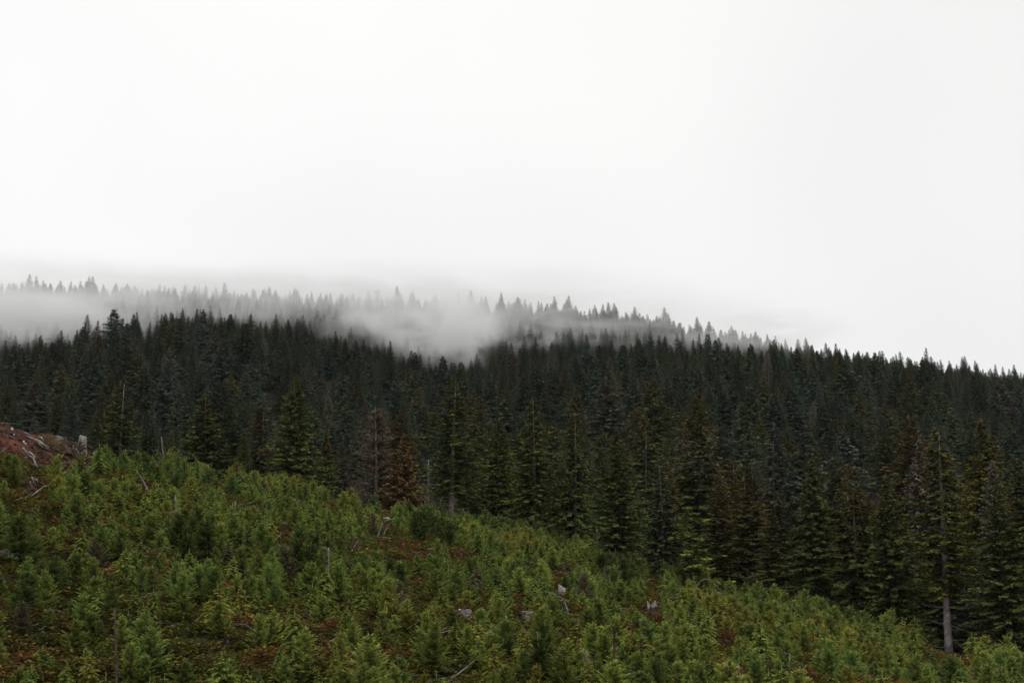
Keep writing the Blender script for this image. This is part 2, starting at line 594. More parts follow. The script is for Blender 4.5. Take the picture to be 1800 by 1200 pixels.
def dead_crown(seed, Ht=15.0, R=0.19, base=0.05, n=330, mat='twig'):
    """bare twiggy crown: branches with fine twigs"""
    rng = np.random.default_rng(seed)
    random.seed(seed)
    sp = Sprays()
    for i in range(n):
        t = rng.uniform(0, 1) ** 0.9
        z = Ht * (base + (0.97 - base) * t)
        az = rng.uniform(0, 6.28)
        Lb = R * Ht * (1 - t) ** 0.75 * rng.uniform(0.6, 1.15) + 0.2
        el = math.radians(-12 + 40 * t + rng.normal(0, 6))
        s = np.linspace(0, 1, max(5, int(Lb / 0.16)))
        P = np.stack([math.cos(az) * Lb * s, math.sin(az) * Lb * s, z + Lb * math.sin(el) * s + 0.12 * Lb * s ** 2], 1)
        d = np.gradient(P, axis=0)
        d /= np.linalg.norm(d, axis=1, keepdims=True)
        m = len(s)
        sp.add(P, d, np.full(m, Lb / m * 1.6), np.full(m, 0.03), np.zeros(m), rng.uniform(0.3, 0.9, m), s, np.full(m, z / Ht), rng)
        for side in (-1, 1):
            aa = az + side * rng.uniform(0.6, 1.3, m)
            D = np.stack([np.cos(aa), np.sin(aa), rng.uniform(-0.6, 0.1, m)], 1)
            D /= np.linalg.norm(D, axis=1, keepdims=True)
            sp.add(P, D, rng.uniform(0.2, 0.55, m), np.full(m, 0.034), rng.uniform(0, 0.3, m), rng.uniform(0.1, 0.9, m), s, np.full(m, z / Ht), rng)
    return sp.mesh('crown', M['needle'])


def young(seed, Ht=3.2, R=0.30, kind='fir'):
    """crown of a young plantation conifer"""
    rng = np.random.default_rng(seed)
    sp = Sprays()
    z = 0.12
    wh = 0.17 if kind == 'fir' else 0.15
    while z < Ht * 0.90:
        t = z / Ht
        if kind == 'fir':
            rr = Ht * R * (1 - t) ** 0.62 * min(1, 0.75 + t)
            el0, dr = 20 + 40 * t, 0.10
        else:
            rr = Ht * R * (1 - t) ** 0.75 * min(1, 0.7 + t)
            el0, dr = 8 + 22 * t, 0.5
        n = int(5 + 3 * (1 - t))
        a0 = rng.uniform(0, 6.28)
        for k in range(n):
            az = a0 + 6.283 * k / n + rng.normal(0, 0.3)
            Lb = max(0.12, rr * rng.uniform(0.4, 1.3))
            el = math.radians(el0 + rng.normal(0, 8))
            ns = max(3, int(Lb / (0.07 if kind == 'fir' else 0.055)))
            s = (np.arange(ns) + 0.5) / ns
            zz = z + rng.uniform(-.06, .06)
            P = np.stack([math.cos(az) * Lb * math.cos(el) * s, math.sin(az) * Lb * math.cos(el) * s,
                          zz + Lb * math.sin(el) * s - dr * Lb * s ** 2 + (0.1 * Lb * s ** 2 if kind == 'fir' else 0)], 1)
            for side in (-1, 1, 0, 2):
                if side == 2:
                    aa = az + rng.normal(0, 0.9, ns)
                    dz = rng.uniform(0.3, 0.9, ns) if kind == 'fir' else rng.uniform(-0.6, -0.1, ns)
                else:
                    aa = az + side * rng.uniform(0.5, 1.0, ns)
                    dz = rng.uniform(-0.05, 0.45, ns) + 0.35 * math.sin(el) if kind == 'fir' else rng.uniform(-0.4, 0.15, ns)
                D = np.stack([np.cos(aa), np.sin(aa), dz], 1)
                D /= np.linalg.norm(D, axis=1, keepdims=True)
                Ln = (0.25 if kind == 'fir' else 0.22) * (1.25 - 0.5 * s) * rng.uniform(0.6, 1.25, ns) * min(1, 0.45 + Lb)
                Wd = (0.010 if kind == 'fir' else 0.012) * rng.uniform(0.7, 1.3, ns) + 0.012
                sp.add(P, D, Ln, Wd, rng.uniform(0, 0.15, ns) if kind == 'fir' else rng.uniform(0.1, 0.4, ns),
                       np.clip(rng.normal(0.5, 0.25, ns), 0, 1), np.clip(s + rng.normal(0, 0.12, ns), 0, 1) * 0.9, np.full(ns, t), rng)
        z += wh * rng.uniform(0.8, 1.25)
    m = 16
    zl = Ht * np.linspace(0.86, 1.0, m)
    az = rng.uniform(0, 6.28, m)
    D = np.stack([np.cos(az) * 0.6, np.sin(az) * 0.6, np.full(m, 0.9)], 1)
    D /= np.linalg.norm(D, axis=1, keepdims=True)
    sp.add(np.stack([np.zeros(m), np.zeros(m), zl], 1), D, np.full(m, 0.12), np.full(m, 0.014), np.zeros(m), rng.uniform(0.5, 1, m), np.ones(m), zl / Ht, rng)
    return sp.mesh('crown', M['young'])


def young_stem(seed, Ht=3.2):
    random.seed(seed)
    tb = Tubes()
    tb.tube([(0, 0, -0.25), (0.02, 0.01, Ht * 0.4), (0, 0, Ht * 0.8), (0, 0, Ht * 1.02)], [0.045, 0.034, 0.022, 0.010], 5)
    return tb.mesh('stem', M['young_stem'])


# ---- the kinds of tree (height in metres as built, crown mesh, trunk mesh)
KIND = {}
KIND['dense'] = [(20.0, conifer(100 + i, base=0.04, R=0.225, expo=0.97, per=9, ragged=0.3, spray=0.46, weep=0.4), trunk(100 + i, stubs=4)) for i in range(3)]
KIND['fir'] = [(20.0, conifer(120 + i, base=0.08, R=0.20, expo=0.95, per=8, ragged=0.3, up=30, low=-20, spray=0.44), trunk(120 + i, stubs=6)) for i in range(4)]
KIND['slim'] = [(20.0, conifer(140 + i, base=0.13, R=0.16, expo=0.88, per=8, ragged=0.4, up=20, low=-25, spray=0.42, droop=0.5), trunk(140 + i, stubs=8)) for i in range(3)]
KIND['hill'] = [(18.0, conifer(260 + i, Ht=18, base=0.10, R=[0.27, 0.24, 0.29, 0.21, 0.26, 0.25][i], expo=[0.95, 0.9, 1.0, 0.85, 0.8, 0.95][i], whorl=0.55, per=8, ragged=[0.25, 0.35, 0.3, 0.4, 0.45, 0.3][i],
                                   up=[28, 20, 35, 15, 25, 10][i], low=-18, spray=0.80, wid=0.24, step=0.38, droop=0.4, weep=0.5), trunk(260 + i, Ht=18, r=0.2, stubs=0)) for i in range(6)]
KIND['tiered'] = [(20.0, conifer(160 + i, base=0.22, R=0.20, expo=0.62, whorl=0.42, per=8, gap=0.42, ragged=0.42, up=8, low=-8, droop=0.32, spray=0.5, wid=0.12, open_=0.1, flat=0.6, weep=0.2), trunk(160 + i, stubs=16, mat='pale_bark', stub_len=2.0, upto=0.24)) for i in range(2)]
KIND['open'] = [(20.0, conifer(180 + i, base=0.20, R=0.185, expo=0.85, whorl=0.40, per=8, ragged=0.42, open_=0.1, up=15, low=-22, spray=0.46, gap=0.2), trunk(180 + i, r=0.17, stubs=14, mat='pale_bark', upto=0.26)) for i in range(3)]
KIND['dead'] = [(15.0, dead_crown(200 + i), trunk(200 + i, Ht=15, r=0.17, stubs=0, mat='pale_bark')) for i in range(2)]
KIND['cedar'] = [(15.0, conifer(220, Ht=15, base=0.02, R=0.26, expo=0.95, whorl=0.36, per=7, up=30, low=5, droop=0.75, spray=0.42, weep=0.9, flat=1.2, ragged=0.3), trunk(220, Ht=15, r=0.17, stubs=0))]
KIND['scraggy'] = [(12.0, conifer(230 + i, Ht=12, base=0.15, R=0.26, expo=0.5, whorl=0.62, per=4, up=0, low=5, gap=0.5, ragged=0.7, droop=0.25, spray=0.75, wid=0.24, open_=0.12, weep=0.3, step=0.26), trunk(230, Ht=12, r=0.14, stubs=4, mat='bark')) for i in range(1)]
KY = {}
KY['fir'] = [(3.2, young(300 + i, R=0.44, kind='fir'), young_stem(300 + i)) for i in range(4)]
KY['hemlock'] = [(3.2, young(320 + i, R=0.42, kind='hemlock'), young_stem(320 + i)) for i in range(3)]


def plant_tree(name, var, x, y, z, h, rz, tint, rust=0.0, wide=1.0, tilt=(0, 0), parts=('trunk', 'crown')):
    H0, crown, trk = var
    s = h / H0
    e = bpy.data.objects.new(name, None)
    e.empty_display_size = 0.5
    COL.objects.link(e)
    e.location = (x, y, z)
    e.rotation_euler = (tilt[0], tilt[1], rz)
    e.scale = (s * wide, s * wide, s)
    t_ = link(parts[0], trk, e)
    c_ = link(parts[1], crown, e)
    c_['tint'] = [float(a) for a in tint]
    c_['rust'] = float(rust)
    return e


# ------------------------------------------------------------------ hero conifers at the edge of the clearcut
# px, top py, (base py or None), depth, kind, variant, tint, rust, width factor, label, short name used by neighbours
OL = (0.070, 0.090, 0.032)      # olive
YG = (0.090, 0.108, 0.032)      # yellow green
DG = (0.036, 0.052, 0.020)      # dark green
BG = (0.042, 0.068, 0.050)      # blue green
GY = (0.085, 0.088, 0.075)      # grey
heroes = [
    (208, 668, None, 178, 'open', 0, OL, 0.5, 1.10, 'tall thin-crowned yellow-green fir with bare upper trunk, left of the bushy cone fir', 'thin-crowned fir at far left'),
    (185, 712, None, 182, 'fir', 1, OL, 0.2, 0.95, 'olive fir pressed against the thin-crowned fir with bare upper trunk', None),
    (258, 722, None, 176, 'fir', 0, DG, 0.0, 0.9, 'short dark green fir between the thin-crowned fir and the bushy cone fir', 'short dark fir'),
    (357, 693, None, 172, 'dense', 0, OL, 0.25, 1.35, 'bushy cone-shaped olive fir with wide skirt just over the clearcut crest', 'bushy cone fir'),
    (402, 712, None, 178, 'fir', 2, DG, 0.0, 1.15, 'dark green pointed fir just right of the bushy cone-shaped olive fir', None),
    (428, 757, None, 168, 'dense', 1, OL, 0.3, 0.9, 'small olive fir low over the crest beside a darker brownish fir', None),
    (455, 710, None, 186, 'slim', 0, (0.045, 0.045, 0.022), 0.5, 1.1, 'dark brownish narrow fir standing left of the big dense olive spruce', 'dark brownish fir'),
    (520, 660, None, 166, 'dense', 2, YG, 0.25, 1.15, 'big dense yellow-olive spruce with heavy level boughs on the crest', 'big dense olive spruce'),
    (573, 754, None, 172, 'dense', 1, OL, 0.9, 0.9, 'small fir with an orange tip just right of the big dense spruce', 'orange-tipped small fir'),
    (600, 776, None, 176, 'slim', 1, GY, 0.6, 1.2, 'small greyish conifer with thin dry boughs left of the dead tree', 'small greyish conifer'),
    (663, 712, None, 182, 'dead', 0, (0.13, 0.10, 0.085), 0.0, 1.0, 'dead grey-brown conifer with bare twigs and pale trunk', 'dead grey-brown conifer'),
    (710, 762, None, 176, 'cedar', 0, (0.125, 0.082, 0.036), 0.3, 1.05, 'rust orange drooping cedar between the dead tree and the tall tiered hemlock', 'rust orange cedar'),
    (704, 724, None, 184, 'slim', 2, (0.085, 0.060, 0.028), 0.8, 1.3, 'thin brown-tipped conifer rising behind the rust orange cedar', None),
    (795, 664, 888, 0, 'tiered', 0, YG, 0.45, 1.15, 'tall tiered hemlock with mustard bough tips and bare grey lower trunk', 'tall tiered hemlock'),
    (878, 738, None, 178, 'fir', 3, (0.055, 0.075, 0.026), 0.15, 1.25, 'green cone-shaped fir right of the tall tiered hemlock', 'green fir beside the hemlock'),
    (937, 700, 920, 0, 'open', 1, YG, 0.35, 1.15, 'tall yellow-topped fir with straight bare lower trunk behind bright saplings', 'yellow-topped bare-trunk fir'),
    (1008, 724, 945, 0, 'open', 2, OL, 0.4, 1.1, 'olive fir with thin bare lower trunk right of the yellow-topped fir', 'olive bare-trunk fir'),
    (1085, 752, 962, 0, 'fir', 0, OL, 0.35, 1.15, 'broad olive fir with dark trunk base amid pale snag tops', 'broad olive fir'),
    (1135, 722, None, 186, 'open', 0, OL, 0.6, 1.0, 'fir with pale upper trunk showing through its crown, high in the front stand', 'fir with pale upper trunk'),
    (1162, 822, 990, 0, 'open', 1, (0.060, 0.075, 0.050), 0.0, 1.25, 'grey-green fir with a bent-over crown on a long thin pale trunk', 'grey-green thin-trunk fir'),
    (1212, 892, 1042, 0, 'scraggy', 0, (0.125, 0.165, 0.040), 0.2, 1.15, 'short bright green ragged tree with uneven moss-like boughs at the clearcut edge', 'short bright ragged tree'),
    (1228, 692, None, 190, 'slim', 0, OL, 0.9, 1.2, 'golden rusty-topped conifer standing highest in the middle of the front stand', 'highest rusty-topped conifer'),
    (1265, 832, None, 158, 'fir', 2, (0.07, 0.07, 0.03), 0.8, 1.2, 'low conifer with a rusty tip behind the bright green ragged tree', 'rusty-tipped low conifer'),
    (1320, 812, None, 156, 'fir', 1, (0.066, 0.066, 0.03), 0.7, 1.2, 'brownish-green conifer with rust-flecked boughs left of the slim brown tree', 'rust-flecked conifer'),
    (1368, 862, 1025, 0, 'slim', 2, (0.085, 0.080, 0.038), 0.35, 1.45, 'slim brownish fir with feathery boughs in front of the dark stand', 'slim brownish fir'),
    (1365, 742, None, 185, 'open', 2, (0.060, 0.075, 0.065), 0.2, 1.0, 'grey-blue conifer with lichened boughs high in the right-hand stand', 'grey-blue lichened conifer'),
    (1421, 738, None, 182, 'slim', 1, (0.055, 0.075, 0.070), 0.1, 1.1, 'pale grey-blue pointed conifer beside a bare pale stem', 'pale grey-blue conifer'),
    (1430, 800, 1058, 0, 'dense', 0, OL, 0.15, 1.0, 'big dark olive fir with layered boughs above the young edge trees', 'big dark olive fir'),
    (1505, 818, 1072, 0, 'open', 1, (0.062, 0.066, 0.026), 0.7, 1.1, 'fir with rusty spire and dark straight trunk right of the big olive fir', 'rusty-spired fir'),
    (1562, 832, 1088, 0, 'dense', 2, OL, 0.4, 1.0, 'full olive fir with pointed leader left of the tall pale-trunked fir', 'full olive fir'),
    (1652, 748, 1148, 0, 'tiered', 1, (0.080, 0.088, 0.026), 0.45, 1.0, 'tallest fir, pale thick bare trunk and curved dead branches low on its right', 'tall pale-trunked fir'),
    (1605, 733, None, 172, 'slim', 2, (0.075, 0.07, 0.026), 0.9, 1.3, 'brown-golden topped conifer just left of the pale-trunked fir crown', 'brown-golden conifer'),
    (1732, 734, None, 150, 'dense', 1, (0.085, 0.095, 0.026), 0.6, 0.9, 'yellow-tipped broad conifer highest at the right end of the front stand', 'yellow-tipped broad conifer'),
    (1760, 848, None, 132, 'fir', 3, OL, 0.3, 1.1, 'olive fir near the right frame edge behind low young trees', 'olive fir by the right edge'),
    (1797, 800, None, 140, 'open', 0, (0.05, 0.06, 0.03), 0.3, 1.2, 'dark fir cut by the right edge of the photo', None),
]
LANDMARKS = []      # px, py, short name
HERO_SPOTS = []
used_ids = {}
for (px, top, basepy, Y, kd, vi, tint, rust, wide, label, short) in heroes:
    if basepy:
        # depth at which the ground in that column is seen at the base pixel, just inside the crest
        x, Yh, z = hit(px, basepy, 60, 240)
        cyl = float(crest_y(x / Yh))
        if Yh > cyl + 12:
            Yh = cyl + 6
            x, Yh, z = ground_at(px, Yh)
    else:
        Yh = Y
        x, Yh, z = ground_at(px, Yh)
    xt, _, zt = at(px, top, Yh)
    h = zt - z
    ox = (xt - x)
    var = KIND[kd][vi % len(KIND[kd])]
    tx = math.atan2(at(px, top, Yh)[0] - x, h) * 0.5
    e = plant_tree('conifer_tree', var, x + ox * 0.7, Yh, Hs(x + ox * 0.7, Yh), h, random.Random(px).uniform(0, 6.28), tint, rust, wide * 1.28)
    tag(e, label, 'tree', 'conifers along the edge of the clearcut')
    HERO_SPOTS.append((x, Yh, h * 0.16 * wide))
    if short:
        LANDMARKS.append((px, top + 40, short))

# curved dead branches on the tallest fir (part of it)
big = [o for o in COL.objects if o.get('label', '').startswith('tallest fir')][0]
tb = Tubes()
random.seed(5)
s_ = big.scale[2]
for (hz, ln, dr, az) in ((0.27, 2.6, 0.16, 0.1), (0.235, 2.9, 0.34, -0.35), (0.205, 1.5, 0.30, 0.25), (0.165, 3.1, -0.55, -0.1), (0.145, 2.3, 0.24, 0.5),
                         (0.10, 1.9, 0.30, 0.05), (0.30, 1.3, -0.2, 0.3), (0.24, 1.9, 0.3, 3.0), (0.17, 1.5, 0.4, 3.3), (0.33, 1.6, 0.1, 2.9), (0.38, 2.0, 0.1, 0.2)):
    pp = []
    for i in range(7):
        q = i / 6
        if dr > 0:
            zz = -0.35 * math.sin(q * math.pi * 0.75) * ln * 0.3 + dr * ln * q ** 2.2
        else:
            zz = dr * ln * q
        pp.append((math.cos(az) * ln * q, math.sin(az) * ln * q, hz * 20 + zz))
    tb = Tubes()
    tb.tube(pp, [0.038, 0.033, 0.028, 0.024, 0.02, 0.014, 0.006], 5)
    link('dead_branch', tb.mesh('dead_branch', M['light_bark']), big)
big.rotation_euler[2] = 0.0
# its trunk is thicker than the shared one
for c in big.children:
    if c.name.startswith('trunk'):
        c.data = trunk(999, r=0.27, stubs=5, mat='light_bark', upto=0.3, bend=0.1)
    if c.name.startswith('crown'):
        c.data = conifer(998, base=0.30, R=0.125, expo=0.6, whorl=0.42, per=8, ragged=0.5, up=12, low=-16, droop=0.4, spray=0.44, open_=0.14)


# ------------------------------------------------------------------ forest positions
def jitter_grid(y0, y1, sp, seed, umax=0.52):
    rng = np.random.default_rng(seed)
    ys = np.arange(y0, y1, sp)
    X, Y = [], []
    for k, yv in enumerate(ys):
        wx = umax * yv
        xs = np.arange(-wx, wx, sp) + (sp / 2 if k % 2 else 0)
        X.append(xs)
        Y.append(np.full(len(xs), yv))
    X = np.concatenate(X)
    Y = np.concatenate(Y)
    X = X + rng.uniform(-.45, .45, len(X)) * sp
    Y = Y + rng.uniform(-.45, .45, len(Y)) * sp
    return X, Y, rng


TREES = []   # dicts
X1, Y1, rng = jitter_grid(120, 247, 6.3, 21)
u = X1 / Y1
yc = crest_y(u)
pxu = 900 + u * 2480
front_h = np.interp(pxu, [700, 850, 950, 1100, 1220, 1300, 1450, 1600, 1800, 2200], [9, 12.5, 14, 16.5, 19.5, 19.5, 18.5, 19.5, 19, 19])
for i in range(len(X1)):
    off = Y1[i] - yc[i]
    if pxu[i] < 775:
        continue
    if off < 9 + 5 * rng.random():
        continue
    # keep hero trunks free
    ok = True
    for (hx, hy, hr) in HERO_SPOTS:
        d = math.hypot(X1[i] - hx, Y1[i] - hy)
        if d < 2.6 or (abs(X1[i] / Y1[i] - hx / hy) < (0.022 if hx > 35 and hy < 140 else 0.010) and Y1[i] < hy + 1):
            ok = False
            break
    if not ok:
        continue
    h = front_h[i] * rng.uniform(0.8, 1.08)
    if off < 20:
        h *= 0.86
    TREES.append(dict(x=X1[i], y=Y1[i], h=h, zone='stand'))
X2, Y2, rng = jitter_grid(247, 640, 8.8, 22, 0.5)
Xr, Yr, rng2 = jitter_grid(530, 578, 4.9, 24, 0.5)
X6, Y6, _r = jitter_grid(335, 620, 7.2, 25, 0.5)
k_ = Y2 < 335
X2, Y2 = np.concatenate([X2[k_], X6, Xr]), np.concatenate([Y2[k_], Y6, Yr])
for i in range(len(X2)):
    y = Y2[i]
    clump = math.sin(X2[i] * 0.11 + 1.3) * math.sin(y * 0.09 + 0.4) + 0.7 * math.sin(X2[i] * 0.23 - y * 0.17)
    if clump < -0.75 and rng.random() < 0.55 and y < 500:
        continue
    h = float(np.interp(y, [250, 330, 420], [1.0, 0.9, 0.74])) * rng.uniform(10.5, 16.5) * (1.2 if rng.random() < 0.12 else 1) * (0.85 if rng.random() < 0.2 else 1)
    TREES.append(dict(x=X2[i], y=y, h=h, zone='hill'))
X3, Y3, rng = jitter_grid(205, 247, 6.0, 23, 0.52)
for i in range(len(X3)):
    if 900 + 2480 * X3[i] / Y3[i] < 775:
        TREES.append(dict(x=X3[i], y=Y3[i], h=rng.uniform(7, 12), zone='gully'))

rng = np.random.default_rng(5)
xs = np.array([t['x'] for t in TREES]); ys = np.array([t['y'] for t in TREES]); hs = np.array([t['h'] for t in TREES])
zs = H(xs, ys)
pbx, pby = proj(xs, ys, zs)
ptx, pty = proj(xs, ys, zs + hs)
KK = [('dense', 0), ('dense', 1), ('dense', 2), ('fir', 0), ('fir', 1), ('fir', 2), ('fir', 3), ('slim', 0), ('slim', 1), ('slim', 2), ('open', 0), ('open', 1), ('open', 2), ('tiered', 0)] + [('hill', q) for q in range(6)] + [('dead', 1)]
WK = np.array([2, 2, 2, 3, 3, 3, 3, 2, 2, 2, 0.7, 0.7, 0.7, 0.3, 0, 0, 0, 0, 0, 0, 0]); WK /= WK.sum()
for i, t in enumerate(TREES):
    t['z'] = float(zs[i])
    t['k'] = int(rng.choice(len(KK), p=WK)) if t['zone'] == 'stand' else int(14 + rng.integers(6))
    t['rz'] = rng.uniform(0, 6.28)
    t['wide'] = rng.uniform(1.15, 1.6) if t['zone'] != 'hill' else rng.uniform(1.15, 1.65)
    r = rng.random()
    b = rng.uniform(0.65, 1.4)
    patch = 0.5 + 0.5 * math.sin(t['x'] * 0.021 + 1.0) * math.sin(t['y'] * 0.017)
    warm = t['zone'] == 'stand' or (pbx[i] > 820 and t['y'] < 340 and rng.random() < (345 - t['y']) / 80)
    if warm:
        if r < 0.50:
            c, ru, nm = (0.064, 0.082, 0.032), rng.uniform(0.2, 0.9), 'olive'
        elif r < 0.70:
            c, ru, nm = (0.072, 0.078, 0.030), rng.uniform(0.6, 1.0), 'rusty-topped'
        elif r < 0.92:
            c, ru, nm = (0.038, 0.056, 0.024), 0.0, 'dark green'
        else:
            c, ru, nm = (0.060, 0.076, 0.062), 0.1, 'grey-blue'
    else:
        if r < 0.60:
            c, ru, nm = (0.055, 0.076, 0.050), rng.uniform(0, 0.15), 'dark green'
        elif r < 0.78:
            c, ru, nm = (0.056, 0.080, 0.070), 0.0, 'blue-green'
        elif r < 0.92:
            c, ru, nm = (0.072, 0.080, 0.040), rng.uniform(0.2, 0.6), 'olive'
        else:
            c, ru, nm = (0.092, 0.096, 0.086), rng.uniform(0.1, 0.5), 'greyish'
    t['tint'] = tuple(v_ * b for v_ in c)
    t['rust'] = ru
    t['nm'] = nm
    t['tx'], t['ty'] = rng.normal(0, 0.022), rng.normal(0, 0.022)
    if rng.random() < 0.014 and t['y'] < 420:
        t['k'] = len(KK) - 1
        t['tint'] = (0.12, 0.108, 0.098)
        t['rust'], t['nm'] = 0.0, 'bare grey dead'
        t['wide'] *= 0.75
# how much of each tree shows above the nearer ones
order = np.argsort(ys)
env = np.full(1800 // 5 + 1, 2000.0)
for (px, top, basepy, *_r) in heroes:
    a, b = int(max(0, (px - 12) // 5)), int(min(360, (px + 12) // 5))
    env[a:b + 1] = np.minimum(env[a:b + 1], top + 40)
vis = np.zeros(len(TREES))
cr_env = np.interp(np.arange(361) * 5, PX, CREST_PY) - 25
env = np.minimum(env, cr_env)
for i in order:
    if not (0 <= ptx[i] <= 1800) or pty[i] < 0:
        continue
    wpx = max(4, 0.07 * (pby[i] - pty[i]))
    a, b = int(max(0, (ptx[i] - wpx) // 5)), int(min(360, (ptx[i] + wpx) // 5))
    e0 = env[a:b + 1].mean()
    vis[i] = max(0, min(pby[i], e0) - pty[i])
    env[a:b + 1] = np.minimum(env[a:b + 1], pty[i] + 0.25 * (pby[i] - pty[i]))
n_single = 300 - len(heroes)
best = np.argsort(-vis)[:n_single]
single = set(int(i) for i in best)

ORD = ['nearest', 'second', 'third', 'fourth', 'fifth', 'sixth', 'seventh', 'eighth', 'ninth', 'tenth', 'eleventh', 'twelfth', 'thirteenth',
       'fourteenth', 'fifteenth', 'sixteenth', 'seventeenth', 'eighteenth', 'nineteenth', 'twentieth'] + ['%dth' % k for k in range(21, 60)]


def assign_labels(items, marks, fmt, dirs):
    """items: list of (px, py, colour word); returns labels unique by landmark, direction and order of nearness"""
    cells = {}
    for j, (px, py, nm) in enumerate(items):
        d = [((px - m[0]) ** 2 + (py - m[1]) ** 2, q) for q, m in enumerate(marks)]
        dd, q = min(d)
        m = marks[q]
        dx, dy = px - m[0], py - m[1]
        if abs(dx) > abs(dy):
            w_ = dirs[0] if dx < 0 else dirs[1]
        else:
            w_ = dirs[2] if dy < 0 else dirs[3]
        cells.setdefault((q, w_, nm), []).append((dd, j))
    res = [None] * len(items)
    for (q, w_, nm), lst in cells.items():
        lst.sort()
        for k, (_, j) in enumerate(lst):
            res[j] = fmt(nm, ORD[k], w_, marks[q][2])
    return res


S = sorted(single)
labs = assign_labels([(ptx[i], pty[i] + 20, TREES[i]['nm']) for i in S], LANDMARKS,
                     lambda nm, od, w_, lm: '%s conifer, %s %s the %s' % (nm, ('the nearest' if od == 'nearest' else od), w_, lm),
                     ('left of', 'right of', 'higher up behind', 'lower than'))
for q, i in enumerate(S):
    t = TREES[i]
    kd, vi = KK[t['k']]
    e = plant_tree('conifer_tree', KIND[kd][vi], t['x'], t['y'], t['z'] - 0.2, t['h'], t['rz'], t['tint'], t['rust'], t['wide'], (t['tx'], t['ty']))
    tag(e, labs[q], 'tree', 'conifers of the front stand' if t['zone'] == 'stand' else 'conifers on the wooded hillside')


# ------------------------------------------------------------------ masses: one object, instanced
def mass(name, pts, variants, label, cat=None):
    """pts: list of dict x,y,z,rz,s,wide,tint,rust,k ; variants: list of lists of objects"""
    n = len(pts)
    me = bpy.data.meshes.new(name)
    me.vertices.add(n)
    me.vertices.foreach_set('co', np.array([(p['x'], p['y'], p['z']) for p in pts], np.float32).ravel())

    def fa(nm, vals, ty='FLOAT'):
        a = me.attributes.new(nm, ty, 'POINT')
        if ty == 'FLOAT_VECTOR':
            a.data.foreach_set('vector', np.array(vals, np.float32).ravel())
        elif ty == 'INT':
            a.data.foreach_set('value', np.array(vals, np.int32))
        else:
            a.data.foreach_set('value', np.array(vals, np.float32))
    fa('tint', [p['tint'] for p in pts], 'FLOAT_VECTOR')
    fa('rust', [p['rust'] for p in pts])
    fa('rot', [(p.get('tx', 0), p.get('ty', 0), p['rz']) for p in pts], 'FLOAT_VECTOR')
    fa('scl', [(p['s'] * p['wide'], p['s'] * p['wide'], p['s']) for p in pts], 'FLOAT_VECTOR')
    fa('kidx', [p['k'] for p in pts], 'INT')
    o = link(name, me)
    ng = bpy.data.node_groups.new(name, 'GeometryNodeTree')
    ng.interface.new_socket('Geometry', in_out='INPUT', socket_type='NodeSocketGeometry')
    ng.interface.new_socket('Geometry', in_out='OUTPUT', socket_type='NodeSocketGeometry')
    N, L = ng.nodes.new, ng.links.new
    gi, go = N('NodeGroupInput'), N('NodeGroupOutput')
    big_j = N('GeometryNodeJoinGeometry')
    for objs in variants:
        jn = N('GeometryNodeJoinGeometry')
        for ob in objs:
            oi = N('GeometryNodeObjectInfo')
            oi.transform_space = 'ORIGINAL'
            oi.inputs['Object'].default_value = ob
            L(oi.outputs['Geometry'], jn.inputs[0])
        gti = N('GeometryNodeGeometryToInstance')
        L(jn.outputs[0], gti.inputs[0])
        L(gti.outputs[0], big_j.inputs[0])

    def na(nm, ty):
        a = N('GeometryNodeInputNamedAttribute')
        a.data_type = ty
        a.inputs['Name'].default_value = nm
        return [s for s in a.outputs if s.enabled][0]
    iop = N('GeometryNodeInstanceOnPoints')
    L(gi.outputs[0], iop.inputs['Points'])
    L(big_j.outputs[0], iop.inputs['Instance'])
    iop.inputs['Pick Instance'].default_value = True
    L(na('kidx', 'INT'), iop.inputs['Instance Index'])
    er = N('FunctionNodeEulerToRotation')
    L(na('rot', 'FLOAT_VECTOR'), er.inputs[0])
    L(er.outputs[0], iop.inputs['Rotation'])
    L(na('scl', 'FLOAT_VECTOR'), iop.inputs['Scale'])
    L(iop.outputs[0], go.inputs[0])
    md = o.modifiers.new('scatter', 'NODES')
    md.node_group = ng
    tag(o, label, cat, kind='stuff')
    return o


def find_pair(var):
    """the crown and trunk objects in the scene that use this variant's meshes"""
    res = []
    for me in (var[1], var[2]):
        res.append(next(o for o in COL.objects if o.type == 'MESH' and o.data == me))
    return res


variants, vmap = [], {}
for k, (kd, vi) in enumerate(KK):
    try:
        variants.append(find_pair(KIND[kd][vi]))
        vmap[k] = len(variants) - 1
    except StopIteration:
        pass
pts = []
for i, t in enumerate(TREES):
    if i in single:
        continue
    k = t['k']
    pts.append(dict(x=t['x'], y=t['y'], z=t['z'] - 0.2, rz=t['rz'], tx=t['tx'], ty=t['ty'], s=t['h'] / KIND[KK[t['k']][0]][0][0], wide=t['wide'], tint=t['tint'], rust=t['rust'], k=vmap[k]))
mass('forest', pts, variants, 'dark dense conifer forest covering the hills up into the fog')

# ------------------------------------------------------------------ clearcut debris, snags, stumps (landmarks for the young trees)
YL = []   # landmarks for young trees
EXC = []  # spots kept open (px, py, rx, ry)


